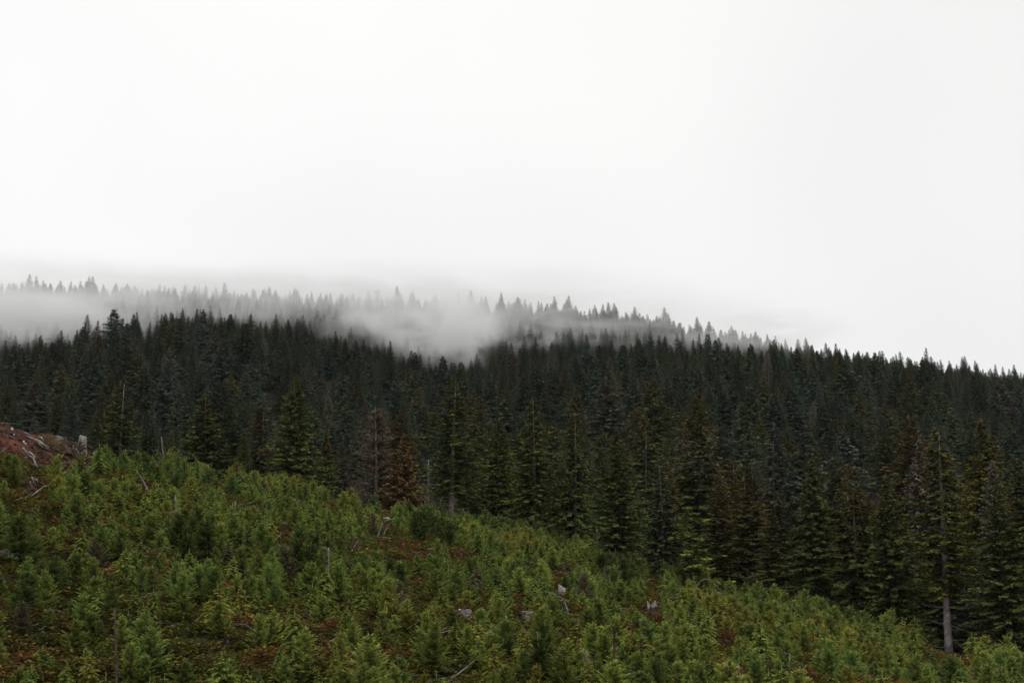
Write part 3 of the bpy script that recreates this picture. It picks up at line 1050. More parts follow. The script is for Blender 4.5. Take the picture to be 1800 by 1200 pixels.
def pole(px, pyb, pyt, r, mat, name, label, cat, short=None, lean=0.0, twigs=0, tuft=False, Y=None, bend=0.0):
    x, y, z = hit(px, pyb) if Y is None else ground_at(px, Y)
    xt, _, zt = at(px + lean, pyt, y)
    h = zt - z
    e = bpy.data.objects.new(name, None)
    COL.objects.link(e)
    e.location = (x, y, z)
    tb = Tubes()
    n = 7
    pp = [((xt - x) * q + bend * math.sin(q * math.pi), 0.1 * math.sin(q * 4), -0.3 + (h + 0.3) * q) for q in np.linspace(0, 1, n)]
    tb.tube(pp, [r * (1 - 0.45 * q) for q in np.linspace(0, 1, n)], 7, 0.08)
    link('pole_stem', tb.mesh('pole_stem', M[mat]), e)
    if twigs:
        random.seed(px)
        tb = Tubes()
        for i in range(twigs):
            q = random.uniform(0.3, 0.97)
            a = random.choice([0, math.pi]) + random.uniform(-0.7, 0.7)
            l = random.uniform(0.25, 0.9)
            p0 = Vector(((xt - x) * q + bend * math.sin(q * math.pi), 0, h * q))
            d = Vector((math.cos(a), math.sin(a), random.uniform(-0.3, 0.5)))
            tb = Tubes()
            tb.tube([p0, p0 + d * l * 0.5, p0 + d * l + Vector((0, 0, -0.1))], [r * 0.3, r * 0.22, 0.006], 4)
            link('branch', tb.mesh('branch', M[mat]), e)
    if tuft:
        rng = np.random.default_rng(px)
        sp = Sprays()
        m = 90
        zc = rng.uniform(0.86, 1.02, m) * h
        az = rng.uniform(0, 6.28, m)
        D = np.stack([np.cos(az), np.sin(az), rng.uniform(-.2, .6, m)], 1)
        D /= np.linalg.norm(D, axis=1, keepdims=True)
        sp.add(np.stack([np.full(m, xt - x), np.zeros(m), zc], 1) + D * 0.12, D, rng.uniform(0.12, 0.3, m), np.full(m, 0.05), np.zeros(m), rng.uniform(0.4, 1, m), rng.uniform(0, 1, m), np.full(m, 0.5), rng)
        c = link('crown', sp.mesh('crown', M['young']), e)
        c['tint'] = [0.10, 0.13, 0.035]
        c['rust'] = 0.0
    tag(e, label, cat)
    if short:
        YL.append((px, (pyb + pyt) / 2, short))
    return e


def arch(px0, py0, px1, py1, rise, r, mat, name, label, cat, short=None):
    """a stem that springs from the ground and bends over"""
    x0, y0, z0 = hit(px0, py0)
    x1, _, z1 = at(px1, py1, y0)
    tb = Tubes()
    n = 10
    pp = []
    for q in np.linspace(0, 1, n):
        pp.append(((x1 - x0) * q ** 1.3, 0.3 * math.sin(q * 3), (z1 - z0) * q + rise * math.sin(q * math.pi) - (0.3 if q == 0 else 0)))
    tb.tube(pp, [r * (1 - 0.75 * q) + 0.008 for q in np.linspace(0, 1, n)], 6)
    o = link(name, tb.mesh(name, M[mat]), loc=(x0, y0, z0))
    tag(o, label, cat)
    if short:
        YL.append((0.5 * (px0 + px1), 0.5 * (py0 + py1), short))
    return o


def log(px0, py0, px1, py1, r0, r1, mat, name, label, cat, short=None, lift=0.15, end='pale_wood'):
    a = Vector(hit(px0, py0)); b = Vector(hit(px1, py1))
    if (b - a).length > 9:
        b = Vector(at(px1, py1, a.y))
    a.z += lift; b.z += lift
    tb = Tubes()
    n = 6
    pp = [(b - a) * q + Vector((0, 0, 0.06 * math.sin(q * 5 + px0))) for q in np.linspace(0, 1, n)]
    tb.tube(pp, [r0 + (r1 - r0) * q for q in np.linspace(0, 1, n)], 8, 0.05)
    o = link(name, tb.mesh(name, M[mat]), loc=a)
    tag(o, label, cat)
    if short:
        YL.append((0.5 * (px0 + px1), 0.5 * (py0 + py1), short))
    EXC.append((0.5 * (px0 + px1), max(py0, py1) + 12, abs(px1 - px0) * 0.5 + 10, 26))
    return o


def stump(px, pyb, hgt, r, mat, label, short=None, top='pale_wood', jag=0.25, flare=1.5, Y=None, clear=1.0):
    x, y, z = hit(px, pyb) if Y is None else ground_at(px, Y)
    random.seed(int(px * 3 + pyb))
    n, rows = 14, 6
    e = bpy.data.objects.new('tree_stump', None)
    COL.objects.link(e)
    e.location = (x, y, z)
    vs, fs = [], []
    prof = [random.uniform(0.8, 1.15) for _ in range(n)]
    tops = [hgt * (1 + jag * random.uniform(-1, 1)) for _ in range(n)]
    for j in range(rows):
        q = j / (rows - 1)
        for k in range(n):
            rr = r * prof[k] * (1 + (flare - 1) * (1 - q) ** 3 * (1.4 if k % 3 == 0 else 0.8))
            a_ = 6.283 * k / n
            vs.append((rr * math.cos(a_), rr * math.sin(a_), -0.3 + (tops[k] + 0.3) * q))
    for j in range(rows - 1):
        for k in range(n):
            a_, b_ = j * n + k, j * n + (k + 1) % n
            fs.append((a_, b_, b_ + n, a_ + n))
    me = bpy.data.meshes.new('bark'); me.from_pydata(vs, [], fs); me.materials.append(M[mat])
    link('bark', me, e)
    vs2 = [(v_[0] * 0.985, v_[1] * 0.985, v_[2] - 0.01) for v_ in vs[-n:]] + [(0, 0, hgt * 0.9)]
    fs2 = [(k, (k + 1) % n, n) for k in range(n)]
    me = bpy.data.meshes.new('cut_top'); me.from_pydata(vs2, [], fs2); me.materials.append(M[top])
    link('cut_top', me, e)
    tag(e, label, 'stump')
    if short:
        YL.append((px, pyb - 10, short))
    EXC.append((px, pyb + 20, 15 * clear, 22 * clear))
    return e


def rock(px, py, sx, sy, sz, mat, name, label, cat, short=None, clear=1.0):
    x, y, z = hit(px, py)
    random.seed(int(px * 7 + py))
    import bmesh
    bm = bmesh.new()
    bmesh.ops.create_icosphere(bm, subdivisions=2, radius=1)
    for v_ in bm.verts:
        k = 1 + random.uniform(-0.22, 0.22)
        v_.co = Vector((v_.co.x * sx * k, v_.co.y * sy * k, v_.co.z * sz * k + sz * 0.4))
    me = bpy.data.meshes.new(name); bm.to_mesh(me); bm.free(); me.materials.append(M[mat])
    o = link(name, me, loc=(x, y, z), rot=(0, 0, random.uniform(-0.6, 0.6)))
    tag(o, label, cat)
    if short:
        YL.append((px, py - 5, short))
    EXC.append((px, py + 16, 16 * clear, 24 * clear))
    return o


# poles and snags
pole(205, 1230, 1068, 0.065, 'brown_wood', 'dead_pole', 'thin brown branchless pole standing in the saplings at the lower left', 'dead pole', 'thin brown pole', lean=-3)
pole(1080, 1225, 1100, 0.075, 'brown_wood', 'dead_pole', 'brown pole with a small green tuft at its top among saplings', 'dead pole', 'tufted brown pole', tuft=True)
pole(1034, 1210, 1142, 0.09, 'grey_wood', 'dead_pole', 'short grey leaning pole beside the tufted brown pole', 'dead pole', lean=-4)
pole(753, 900, 808, 0.10, 'pale_bark', 'snag', 'slim whitish bare snag left of the tall tiered hemlock', 'snag', 'slim whitish snag', twigs=10)
pole(576, 1030, 962, 0.07, 'grey_wood', 'snag', 'thin pale snag with sparse olive twigs mid-slope', 'snag', 'thin pale snag', lean=2, twigs=6)
pole(890, 1150, 1082, 0.06, 'grey_wood', 'snag', 'thin grey upright dead stem between bushy young firs', 'snag', 'grey upright stem', twigs=4)
pole(1720, 1160, 1112, 0.07, 'grey_wood', 'snag', 'small bent grey snag with forked top against the dark forest', 'snag', 'small bent snag', lean=8, twigs=7)
pole(1648, 1142, 1118, 0.2, 'grey_wood', 'snag', 'short broken trunk just left of the thick pale fir trunk', 'snag', None)
pole(1080, 985, 922, 0.09, 'pale_bark', 'snag', 'pale broken snag top against the dark forest, left of its twin', 'snag', 'pale broken snag', twigs=5)
pole(1052, 975, 928, 0.07, 'grey_wood', 'snag', 'short curled pale snag on the crest left of the pale broken snag', 'snag', None, twigs=7, lean=-3)
pole(309, 945, 870, 0.06, 'grey_wood', 'snag', 'slender grey dead stem upright in saplings on the left slope', 'snag', 'slender grey stem', twigs=4)
pole(414, 930, 880, 0.07, 'grey_wood', 'snag', 'grey dead stem with stubby twigs near the left crest', 'snag', 'stubby grey stem', twigs=6)
pole(291, 808, 768, 0.07, 'pale_bark', 'snag', 'short slanting whitish stem against the dark gap on the crest', 'snag', None, lean=-7)
arch(262, 878, 240, 828, 0.0, 0.09, 'grey_wood', 'dead_branch', 'pale dead stem slanting up to the left near the left crest', 'dead branch', 'slanting pale stem')
arch(663, 950, 683, 914, 0.5, 0.07, 'pale_bark', 'arched_stem', 'left of two whitish stems bending over a bare patch', 'dead branch', 'two bent whitish stems')
arch(673, 946, 694, 916, 0.4, 0.065, 'pale_bark', 'arched_stem', 'right of two whitish stems bending over a bare patch', 'dead branch')
arch(1218, 1052, 1274, 1045, 1.6, 0.05, 'grey_wood', 'arched_stem', 'large thin grey stem arched like a hoop over saplings', 'dead branch', 'large grey hoop stem')
arch(1235, 1062, 1274, 1060, 0.8, 0.045, 'grey_wood', 'arched_stem', 'smaller grey hoop stem under the large hoop', 'dead branch')
arch(1388, 1152, 1373, 1128, 0.3, 0.06, 'pale_bark', 'dead_branch', 'short whitish curved stick at the lower right', 'dead branch', 'short curved white stick')
arch(1000, 1090, 984, 1055, 0.4, 0.05, 'grey_wood', 'dead_branch', 'grey curving stem just below the white stump', 'dead branch')
arch(292, 1002, 283, 988, 0.5, 0.05, 'grey_wood', 'dead_branch', 'small pale hooked twig on the left slope', 'dead branch')
arch(400, 1125, 395, 1110, 0.1, 0.05, 'pale_bark', 'dead_branch', 'tiny white stick upright at the lower left', 'dead branch')
log(1660, 1150, 1676, 1166, 0.26, 0.2, 'grey_wood', 'fallen_log', 'weathered grey log slanting from the foot of the pale-trunked fir', 'log', 'grey log at the pale trunk')
log(1682, 1158, 1702, 1164, 0.1, 0.06, 'pale_bark', 'fallen_log', 'thin whitish curved limb right of the weathered grey log', 'log')
log(1640, 1146, 1622, 1150, 0.1, 0.07, 'brown_wood', 'fallen_log', 'brown broken limb left of the weathered grey log', 'log')
# bank debris
log(49, 770, 84, 790, 0.11, 0.14, 'grey_wood', 'fallen_log', 'long pale barkless log lying across the red bank', 'log', 'long pale log on the bank')
log(60, 768, 40, 756, 0.07, 0.05, 'grey_wood', 'fallen_log', 'thin dark limb above the long pale log on the red bank', 'log')
log(20, 758, 25, 768, 0.09, 0.05, 'pale_wood', 'fallen_log', 'short white stick high on the red bank', 'log')
log(62, 779, 72, 786, 0.05, 0.04, 'grey_wood', 'fallen_log', 'thin stick tucked beneath the long pale log', 'log', lift=0.1)
log(68, 770, 76, 776, 0.06, 0.04, 'pale_wood', 'fallen_log', 'small forked white stick above the right part of the pale log', 'log')
log(41, 780, 46, 786, 0.07, 0.05, 'pale_wood', 'fallen_log', 'stubby white wood chunk left of the long pale log', 'log')
log(40, 792, 58, 812, 0.08, 0.06, 'grey_wood', 'fallen_log', 'grey splintered log running down the bank', 'log')
log(50, 800, 62, 807, 0.06, 0.04, 'pale_wood', 'fallen_log', 'white split wood below the grey splintered log', 'log')
log(58, 812, 66, 826, 0.07, 0.04, 'grey_wood', 'fallen_log', 'grey limb pointing downhill at the foot of the bank', 'log')
log(100, 764, 118, 776, 0.16, 0.1, 'grey_wood', 'fallen_log', 'grey root log on top of the big torn stump', 'log')
log(56, 785, 64, 798, 0.06, 0.04, 'brown_wood', 'fallen_log', 'dark brown stick leaning below the pale log', 'log')
stump(143, 806, 1.6, 0.32, 'grey_wood', 'tall grey stump with a clean white cut top at the bank end', 'white-topped stump', jag=0.06, flare=1.9, clear=0.6)
stump(130, 802, 1.0, 0.55, 'brown_wood', 'big torn brown stump with roots left of the white-topped stump', 'big torn stump', top='brown_wood', jag=0.4, flare=1.6, clear=0.6)
stump(112, 792, 0.7, 0.5, 'brown_wood', 'low dark root mass under the overhanging turf of the bank', None, top='brown_wood', jag=0.6, flare=1.8, clear=0.5)
stump(156, 816, 0.6, 0.35, 'brown_wood', 'split brown root flare right of the white-topped stump', None, top='brown_wood', jag=0.6, flare=2.2, clear=0.5)
stump(51, 866, 0.65, 0.42, 'brown_wood', 'old dark jagged stump below the red bank', 'old jagged stump', top='brown_wood', jag=0.55, flare=1.7, clear=1.5)
stump(988, 1052, 0.75, 0.24, 'pale_wood', 'bright white broken stump mid-slope under the dark stand', 'bright white stump', jag=0.35, flare=1.2, clear=1.2)
stump(1153, 1018, 0.5, 0.28, 'grey_wood', 'small pale T-shaped stump below the thin pale trunk', 'pale T-shaped stump', jag=0.3)
stump(627, 963, 0.5, 0.3, 'brown_wood', 'dark brown stump at the left end of the bare patch', 'dark stump by the bare patch', top='brown_wood', jag=0.4)
stump(1145, 1083, 0.7, 0.35, 'brown_wood', 'hollow dark stump in the rusty strip of ferns', 'hollow stump in the ferns', top='grey_wood', jag=0.5, clear=1.4)
stump(928, 1095, 0.5, 0.42, 'grey_wood', 'broad low grey stump half hidden left of the white stump', 'broad grey stump', jag=0.2, clear=1.2)
stump(498, 930, 0.45, 0.33, 'grey_wood', 'low pale stump on the upper slope below the big dense spruce', 'low pale stump', jag=0.2)
stump(988, 1001, 0.5, 0.3, 'brown_wood', 'small dark stump above the bright white one', None, top='grey_wood', jag=0.3)
stump(815, 1085, 0.4, 0.36, 'grey_wood', 'flat grey-topped stump with twigs beside leaning ferns', 'flat grey-topped stump', jag=0.15, clear=1.2)
stump(717, 1046, 0.45, 0.3, 'grey_wood', 'pale broken stump in the middle of the slope', 'pale broken stump', jag=0.3)
rock(588, 872, 0.55, 0.35, 0.28, 'stone', 'boulder', 'pale rounded boulder near the crest by the dead conifer', 'rock', 'pale crest boulder')
rock(641, 886, 0.6, 0.4, 0.28, 'pale_wood', 'boulder', 'flat whitish boulder below the rust orange cedar', 'rock', 'flat whitish boulder')
rock(678, 914, 0.55, 0.4, 0.25, 'stone', 'boulder', 'small grey boulder just above the bent whitish stems', 'rock')
rock(687, 968, 0.6, 0.4, 0.22, 'stone', 'boulder', 'long pale slab of rock on the bare patch', 'rock', 'pale slab on the bare patch', clear=1.6)
rock(804, 979, 0.45, 0.3, 0.22, 'stone', 'boulder', 'small pale rock right of the bare patch under dark firs', 'rock', 'small pale rock')
rock(345, 808, 0.7, 0.4, 0.3, 'stone', 'boulder', 'pale rock pile on the crest below the bushy cone fir', 'rock', 'pale crest rocks', clear=0.7)
rock(182, 848, 0.4, 0.3, 0.2, 'pale_wood', 'boulder', 'little white rock in grey brush near the left crest', 'rock', 'little white rock')
rock(387, 834, 0.5, 0.3, 0.18, 'stone', 'boulder', 'grey flat rock near the crest right of the pale rock pile', 'rock')
rock(1425, 1168, 0.55, 0.35, 0.22, 'pale_wood', 'boulder', 'bright white rock at the lower right', 'rock', 'bright white rock')
rock(1408, 1176, 0.35, 0.3, 0.2, 'stone', 'boulder', 'small grey stone just left of the bright white rock', 'rock')
rock(1622, 1182, 0.35, 0.3, 0.2, 'pale_wood', 'boulder', 'small white stone near the bottom right', 'rock', 'small white stone')
rock(1535, 1186, 0.5, 0.3, 0.25, 'stone', 'boulder', 'brownish stone near the bottom between yellow saplings', 'rock', 'brownish stone')
rock(1487, 1080, 0.5, 0.3, 0.25, 'stone', 'boulder', 'grey rock below the crest right of the big olive fir', 'rock', 'grey crest rock')
rock(10, 984, 0.45, 0.3, 0.25, 'pale_wood', 'boulder', 'white rock at the left frame edge on brown scrub', 'rock', 'white rock at the left edge')
log(770, 1182, 802, 1192, 0.09, 0.06, 'grey_wood', 'fallen_log', 'pale broken branches lying at the bottom of the slope', 'log', 'pale branches at the bottom')
log(768, 1185, 790, 1178, 0.07, 0.04, 'pale_wood', 'fallen_log', 'white stick crossing the pale broken branches', 'log')
log(702, 980, 760, 972, 0.07, 0.05, 'grey_wood', 'fallen_log', 'long thin grey pole lying right of the pale slab', 'log')
log(300, 1106, 324, 1108, 0.08, 0.06, 'grey_wood', 'fallen_log', 'grey branch heap low on the left slope', 'log', 'grey branch heap')
log(30, 1130, 92, 1142, 0.05, 0.03, 'brown_wood', 'fallen_log', 'brown straight branch poking out at the lower left', 'log', 'brown straight branch')
log(1262, 1136, 1285, 1134, 0.07, 0.05, 'pale_bark', 'fallen_log', 'whitish crooked limb below the hoop stems', 'log', 'whitish crooked limb')

for lab, n_, ln_, seed_ in (('big torn brown stump', 26, 1.7, 8), ('low dark root mass', 12, 1.1, 9), ('old dark jagged stump', 9, 1.0, 10), ('split brown root flare', 7, 1.0, 11), ('hollow dark stump', 5, 0.7, 12)):
    st = [o for o in COL.objects if o.get('label', '').startswith(lab)][0]
    random.seed(seed_)
    for q in range(n_):
        a = random.uniform(0, 6.28)
        l = ln_ * random.uniform(0.5, 1.2)
        z0 = random.uniform(0.1, 1.0)
        up = random.uniform(-0.8, 0.7)
        p = Vector((0.35 * math.cos(a), 0.35 * math.sin(a), z0))
        pp = [p.copy()]
        d = Vector((math.cos(a), math.sin(a), up))
        for k in range(5):
            d += Vector((random.uniform(-.5, .5), random.uniform(-.5, .5), random.uniform(-.6, .3)))
            d.normalize()
            p = p + d * l / 5
            pp.append(p.copy())
        r0 = random.uniform(0.04, 0.10)
        tb = Tubes()
        tb.tube(pp, [r0, r0 * .85, r0 * .65, r0 * .5, r0 * .3, 0.01], 5, 0.1)
        link('root', tb.mesh('root', M[random.choice(['brown_wood', 'brown_wood', 'grey_wood'])]), st)
wt = [o for o in COL.objects if o.get('label', '').startswith('tall grey stump')][0]
tb = Tubes()
random.seed(3)
tb.tube([(0.0, 0, 1.3), (0.03, 0, 1.45), (0.02, 0, 1.8), (0.03, 0, 1.84)], [0.24, 0.29, 0.31, 0.25], 9, 0.16)
link('bare_top', tb.mesh('bare_top', M['pale_wood'], smooth=False), wt)

# ------------------------------------------------------------------ young trees
XY, YYs, rng = jitter_grid(46, 190, 1.36, 31, 0.48)
u = XY / YYs
yc = crest_y(u)
zz = H(XY, YYs)
bx, by = proj(XY, YYs, zz)
YT = []
sizeN = np.sin(XY * 0.23 + 0.7) * np.sin(YYs * 0.19 + 2) + 0.6 * np.sin(XY * 0.61 + YYs * 0.43)
colN = np.sin(XY * 0.13 + 2.1) * np.sin(YYs * 0.11 + 0.6) + 0.5 * np.sin(XY * 0.37 - YYs * 0.29)
for i in range(len(XY)):
    if YYs[i] > yc[i] + 13:
        continue
    if rng.random() < 0.18 + (0.5 if sizeN[i] < -0.7 else 0):
        continue
    bm_ = float(bank_mask(bx[i], by[i], YYs[i]))
    if bm_ > 0.15 or (bx[i] < 165 and by[i] < 836 and YYs[i] > 85):
        continue
    if any(abs(bx[i] - a) < rx and abs(by[i] - b) < ry for a, b, rx, ry in EXC):
        continue
    if 615 < bx[i] < 780 and 950 < by[i] < 985 and rng.random() < 0.75:
        continue
    if 1130 < bx[i] < 1165 and 1010 < by[i] < 1110 and rng.random() < 0.7:
        continue
    if any(math.hypot(XY[i] - hx, YYs[i] - hy) < 1.2 for hx, hy, _ in HERO_SPOTS):
        continue
    h = float(np.clip(1.75 + 0.0085 * (YYs[i] - 55) * 0.9 + 0.3 * sizeN[i] + rng.normal(0, 0.5), 0.5, 3.6)) * 0.76
    if bx[i] > 1330 and abs(YYs[i] - yc[i]) < 12:
        h *= rng.uniform(0.9, 1.5)
    big_ = any((bx[i] - a) ** 2 / rx ** 2 + (by[i] - b_) ** 2 / ry ** 2 < 1 for a, b_, rx, ry in ((335, 985, 40, 40), (745, 965, 55, 25), (1085, 1035, 30, 25), (965, 1205, 25, 30), (545, 1010, 25, 25)))
    if big_:
        h = max(h, 2.4) * rng.uniform(0.85, 1.2)
    r = rng.random()
    b = rng.uniform(0.68, 1.3)
    yel = 0.75 * colN[i] + rng.normal(0, 0.6) + 0.35 * (900 < bx[i])
    if yel > 1.2:
        kd, c, nm, ru = 'hemlock', (0.225, 0.232, 0.064), 'yellow-green', rng.uniform(0, 0.5)
    elif yel > 0.1:
        kd, c, nm, ru = ('hemlock' if r < 0.22 else 'fir'), (0.180, 0.228, 0.062), 'mid-green', 0.0
    elif yel > -0.9:
        kd, c, nm, ru = 'fir', (0.140, 0.202, 0.060), 'fresh green', 0.0
    else:
        kd, c, nm, ru = 'fir', (0.095, 0.142, 0.048), 'dark green', 0.0
    if big_:
        kd, c, nm, ru = 'fir', (0.064, 0.090, 0.030), 'dark green', 0.0
    if rng.random() < 0.008:
        c, nm, ru = (0.14, 0.125, 0.09), 'faded grey', 0
    YT.append(dict(x=float(XY[i]), y=float(YYs[i]), z=float(zz[i]), h=h, kd=kd, vi=int(rng.integers(len(KY[kd]))), rz=rng.uniform(0, 6.28),
                   tint=tuple(q * b for q in c), nm=nm, rust=ru, wide=rng.uniform(0.9, 1.3), tx=rng.normal(0, 0.05), ty=rng.normal(0, 0.05),
                   px=float(bx[i]), py=float(by[i])))
YT.sort(key=lambda t: t['y'])
ok = [i for i, t in enumerate(YT) if 5 < t['px'] < 1795 and t['py'] - t['h'] * 2500 / t['y'] * 0.6 < 1192]
score = sorted(ok, key=lambda i: -YT[i]['h'] / YT[i]['y'] * (1.0 if YT[i]['py'] < 1230 else 0.6))
sing = sorted(score[:300])
items = [(YT[i]['px'], YT[i]['py'] - YT[i]['h'] * 1250 / YT[i]['y'], YT[i]['nm']) for i in sing]
labs = assign_labels(items, YL, lambda nm, od, w_, lm: '%s young conifer, %s %s the %s' % (nm, ('the nearest' if od == 'nearest' else od), w_, lm),
                     ('left of', 'right of', 'above', 'below'))
for q, i in enumerate(sing):
    t = YT[i]
    e = plant_tree('young_conifer', KY[t['kd']][t['vi']], t['x'], t['y'], t['z'], t['h'], t['rz'], t['tint'], t['rust'], t['wide'], (t['tx'], t['ty']), parts=('stem', 'crown'))
    tag(e, labs[q], 'young tree', 'young conifers replanted on the clearcut')
ssing = set(sing)
variants, vm = [], {}
for kd in KY:
    for vi, var in enumerate(KY[kd]):
        vm[(kd, vi)] = len(variants)
        variants.append(find_pair(var))
pts = [dict(x=t['x'], y=t['y'], z=t['z'], rz=t['rz'], tx=t['tx'], ty=t['ty'], s=t['h'] / 3.2, wide=t['wide'], tint=t['tint'], rust=t['rust'], k=vm[(t['kd'], t['vi'])])
       for i, t in enumerate(YT) if i not in ssing]
mass('sapling_thicket', pts, variants, 'thicket of small young conifers covering the upper clearcut slope')

# ------------------------------------------------------------------ low scrub and ferns between the young trees


def scrub_mesh(seed, n=150, r=0.55, h=0.55, leaf=0.16, wid=0.05):
    rng = np.random.default_rng(seed)
    sp = Sprays()
    az = rng.uniform(0, 6.28, n)
    rad = r * np.sqrt(rng.uniform(0, 1, n))
    z = h * rng.uniform(0.05, 1, n) * (1 - 0.6 * (rad / r) ** 2)
    P = np.stack([np.cos(az) * rad, np.sin(az) * rad, z], 1)
    a2 = az + rng.normal(0, 1.0, n)
    D = np.stack([np.cos(a2), np.sin(a2), rng.uniform(-0.2, 0.9, n)], 1)
    D /= np.linalg.norm(D, axis=1, keepdims=True)
    sp.add(P, D, leaf * rng.uniform(0.6, 1.5, n), wid * rng.uniform(0.6, 1.4, n), rng.uniform(0, 0.3, n), rng.uniform(0, 1, n), rng.uniform(0, 1, n), z / h, rng)
    return sp.mesh('scrub', M['scrub'])


def scatter_mesh(name, meshes, pts, label, mat):
    """joined geometry of many small plants (real triangles, one object)"""
    src = []
    for me in meshes:
        co = np.zeros(len(me.vertices) * 3, np.float32); me.vertices.foreach_get('co', co)
        src.append((co.reshape(-1, 3), {a: np.array([d.value for d in me.attributes[a].data], np.float32) for a in ('rnd', 'tip', 'hgt')}))
    return src


sc_m = [scrub_mesh(400 + i) for i in range(3)] + [scrub_mesh(410, 90, 0.6, 0.35, 0.28, 0.035)]
X4, Y4, rng = jitter_grid(46, 185, 0.68, 41, 0.46)
yc = crest_y(X4 / Y4)
z4 = H(X4, Y4)
b4x, b4y = proj(X4, Y4, z4)
n4 = np.sin(X4 * 0.31 + 1.1) * np.sin(Y4 * 0.27) + 0.5 * np.sin(X4 * 0.83 - Y4 * 0.7 + 1)
pts = []
proto_src = []
for i in range(len(X4)):
    if Y4[i] > yc[i] + 12 or rng.random() < 0.12:
        continue
    bm_ = float(bank_mask(b4x[i], b4y[i], Y4[i]))
    if bm_ > 0.3 and rng.random() < 0.93:
        continue
    r = rng.random()
    if n4[i] > 0.55:
        c, ru = ((0.12, 0.06, 0.032), 0) if r < 0.3 else (((0.15, 0.10, 0.035), 0) if r < 0.65 else ((0.095, 0.085, 0.03), 0))
    elif r < 0.08:
        c, ru = (0.12, 0.055, 0.03), 0
    elif r < 0.3:
        c, ru = (0.13, 0.105, 0.035), 0
    elif r < 0.75:
        c, ru = (0.075, 0.085, 0.025), 0
    else:
        c, ru = (0.10, 0.11, 0.03), 0
    b = rng.uniform(0.7, 1.15)
    pts.append(dict(x=float(X4[i]), y=float(Y4[i]), z=float(z4[i]), rz=rng.uniform(0, 6.28), s=rng.uniform(0.5, 1.3), wide=rng.uniform(0.9, 1.4),
                    tint=tuple(q * b for q in c), rust=0.0, k=int(rng.integers(4))))


def scatter_joined(name, pts, variants, label, keep=None):
    """like mass(), but the plant meshes live in the node tree's own object-free form: four plants of the scrub itself are its sources"""
    srcs = []
    for k, me in enumerate(variants):
        p = next(q for q in pts if q['k'] == k and 0 < proj(q['x'], q['y'], q['z'])[0] < 1800)
        o = link('fern_clump', me, loc=(p['x'], p['y'], p['z']), rot=(0, 0, p['rz']), scale=(p['s'], p['s'], p['s']))
        o['tint'] = [float(a) for a in p['tint']]
        o['rust'] = 0.0
        px, py = proj(p['x'], p['y'], p['z'])
        tag(o, ['low rusty fern clump at the very bottom of the slope', 'low leafy scrub clump in the lowest row of young trees', 'small brown scrub tuft between the lowest young trees',
                'flat spreading fern among the lowest young trees'][k], 'fern', kind='stuff')
        pts.remove(p)
        srcs.append([o])
    return mass(name, pts, srcs, label)


scatter_joined('undergrowth', pts, sc_m, 'low rusty ferns and olive scrub between the young trees')

# clods, chips and sticks on the bank
rng = np.random.default_rng(91)


def rubble(name, mat, n, smin, smax, label, elong=1.0):
    vs, fs = [], []
    base = np.array([(1, 0, 0), (-1, 0, 0), (0, 1, 0), (0, -1, 0), (0, 0, 1), (0, 0, -1)], float)
    tri = [(0, 2, 4), (2, 1, 4), (1, 3, 4), (3, 0, 4), (2, 0, 5), (1, 2, 5), (3, 1, 5), (0, 3, 5)]
    k = 0
    while k < n:
        px, py = rng.uniform(-30, 165), rng.uniform(738, 832)
        x, y, z = hit(px, py, 85, 135)
        if float(bank_mask(np.array(px), np.array(py), np.array(y))) < 0.35:
            if rng.random() > 0.02:
                k += 0.05
                continue
        sz = rng.uniform(smin, smax)
        a = rng.uniform(0, 3.14)
        d = np.array([sz * elong * rng.uniform(0.6, 1.3), sz * rng.uniform(0.6, 1.2), sz * rng.uniform(0.5, 1.0)])
        p = base * d * rng.uniform(0.7, 1.3, (6, 1))
        tl = rng.uniform(-0.5, 0.5)
        p = np.stack([p[:, 0] * math.cos(tl) - p[:, 2] * math.sin(tl), p[:, 1], p[:, 0] * math.sin(tl) + p[:, 2] * math.cos(tl)], 1)
        p = np.stack([p[:, 0] * math.cos(a) - p[:, 1] * math.sin(a), p[:, 0] * math.sin(a) + p[:, 1] * math.cos(a), p[:, 2]], 1)
        b0 = len(vs)
        vs += [(x + q[0], y + q[1], z + q[2] + 0.02) for q in p]
        fs += [(b0 + t_[0], b0 + t_[1], b0 + t_[2]) for t_ in tri]
        k += 1
    me = bpy.data.meshes.new(name)
    me.from_pydata(vs, [], fs)
    me.materials.append(M[mat])
    tag(link(name, me), label, kind='stuff')


rubble('dirt_clods', 'red_clod', 420, 0.06, 0.28, 'red and dark brown clods of earth on the cut bank')
rubble('wood_chips', 'grey_wood', 150, 0.025, 0.06, 'thin grey sticks and chips strewn over the red bank', 11.0)
rubble('root_litter', 'brown_wood', 150, 0.04, 0.12, 'dark root litter on the red bank', 4.0)

# slash: small grey sticks lying all over the clearcut
rng = np.random.default_rng(123)
vs, fs = [], []
for k in range(650):
    Y = rng.uniform(50, 160)
    x = rng.uniform(-0.45, 0.45) * Y
    if Y > crest_y(x / Y) + 6:
        continue
    z = Hs(x, Y)
    a, l, r0 = rng.uniform(0, 3.14), rng.uniform(0.4, 2.0), rng.uniform(0.012, 0.04)
    d = Vector((math.cos(a), math.sin(a) * 0.7, rng.uniform(-0.15, 0.45))).normalized()
    p = Vector((x, Y, z + rng.uniform(0.1, 0.45)))
    tb = Tubes()
    bnd = Vector((rng.uniform(-.15, .15), rng.uniform(-.15, .15), rng.uniform(-.1, .2)))
    tb.tube([p, p + d * l * 0.5 + bnd * l, p + d * l], [r0, r0 * 0.8, r0 * 0.4], 4)
    b0 = len(vs)
    vs += [tuple(q) for q in tb.v]
    fs += [tuple(b0 + i_ for i_ in (f[:3] if f[2] == f[3] else f)) for f in tb.f]
me = bpy.data.meshes.new('slash')
me.from_pydata(vs, [], fs)
me.materials.append(M['grey_wood'])
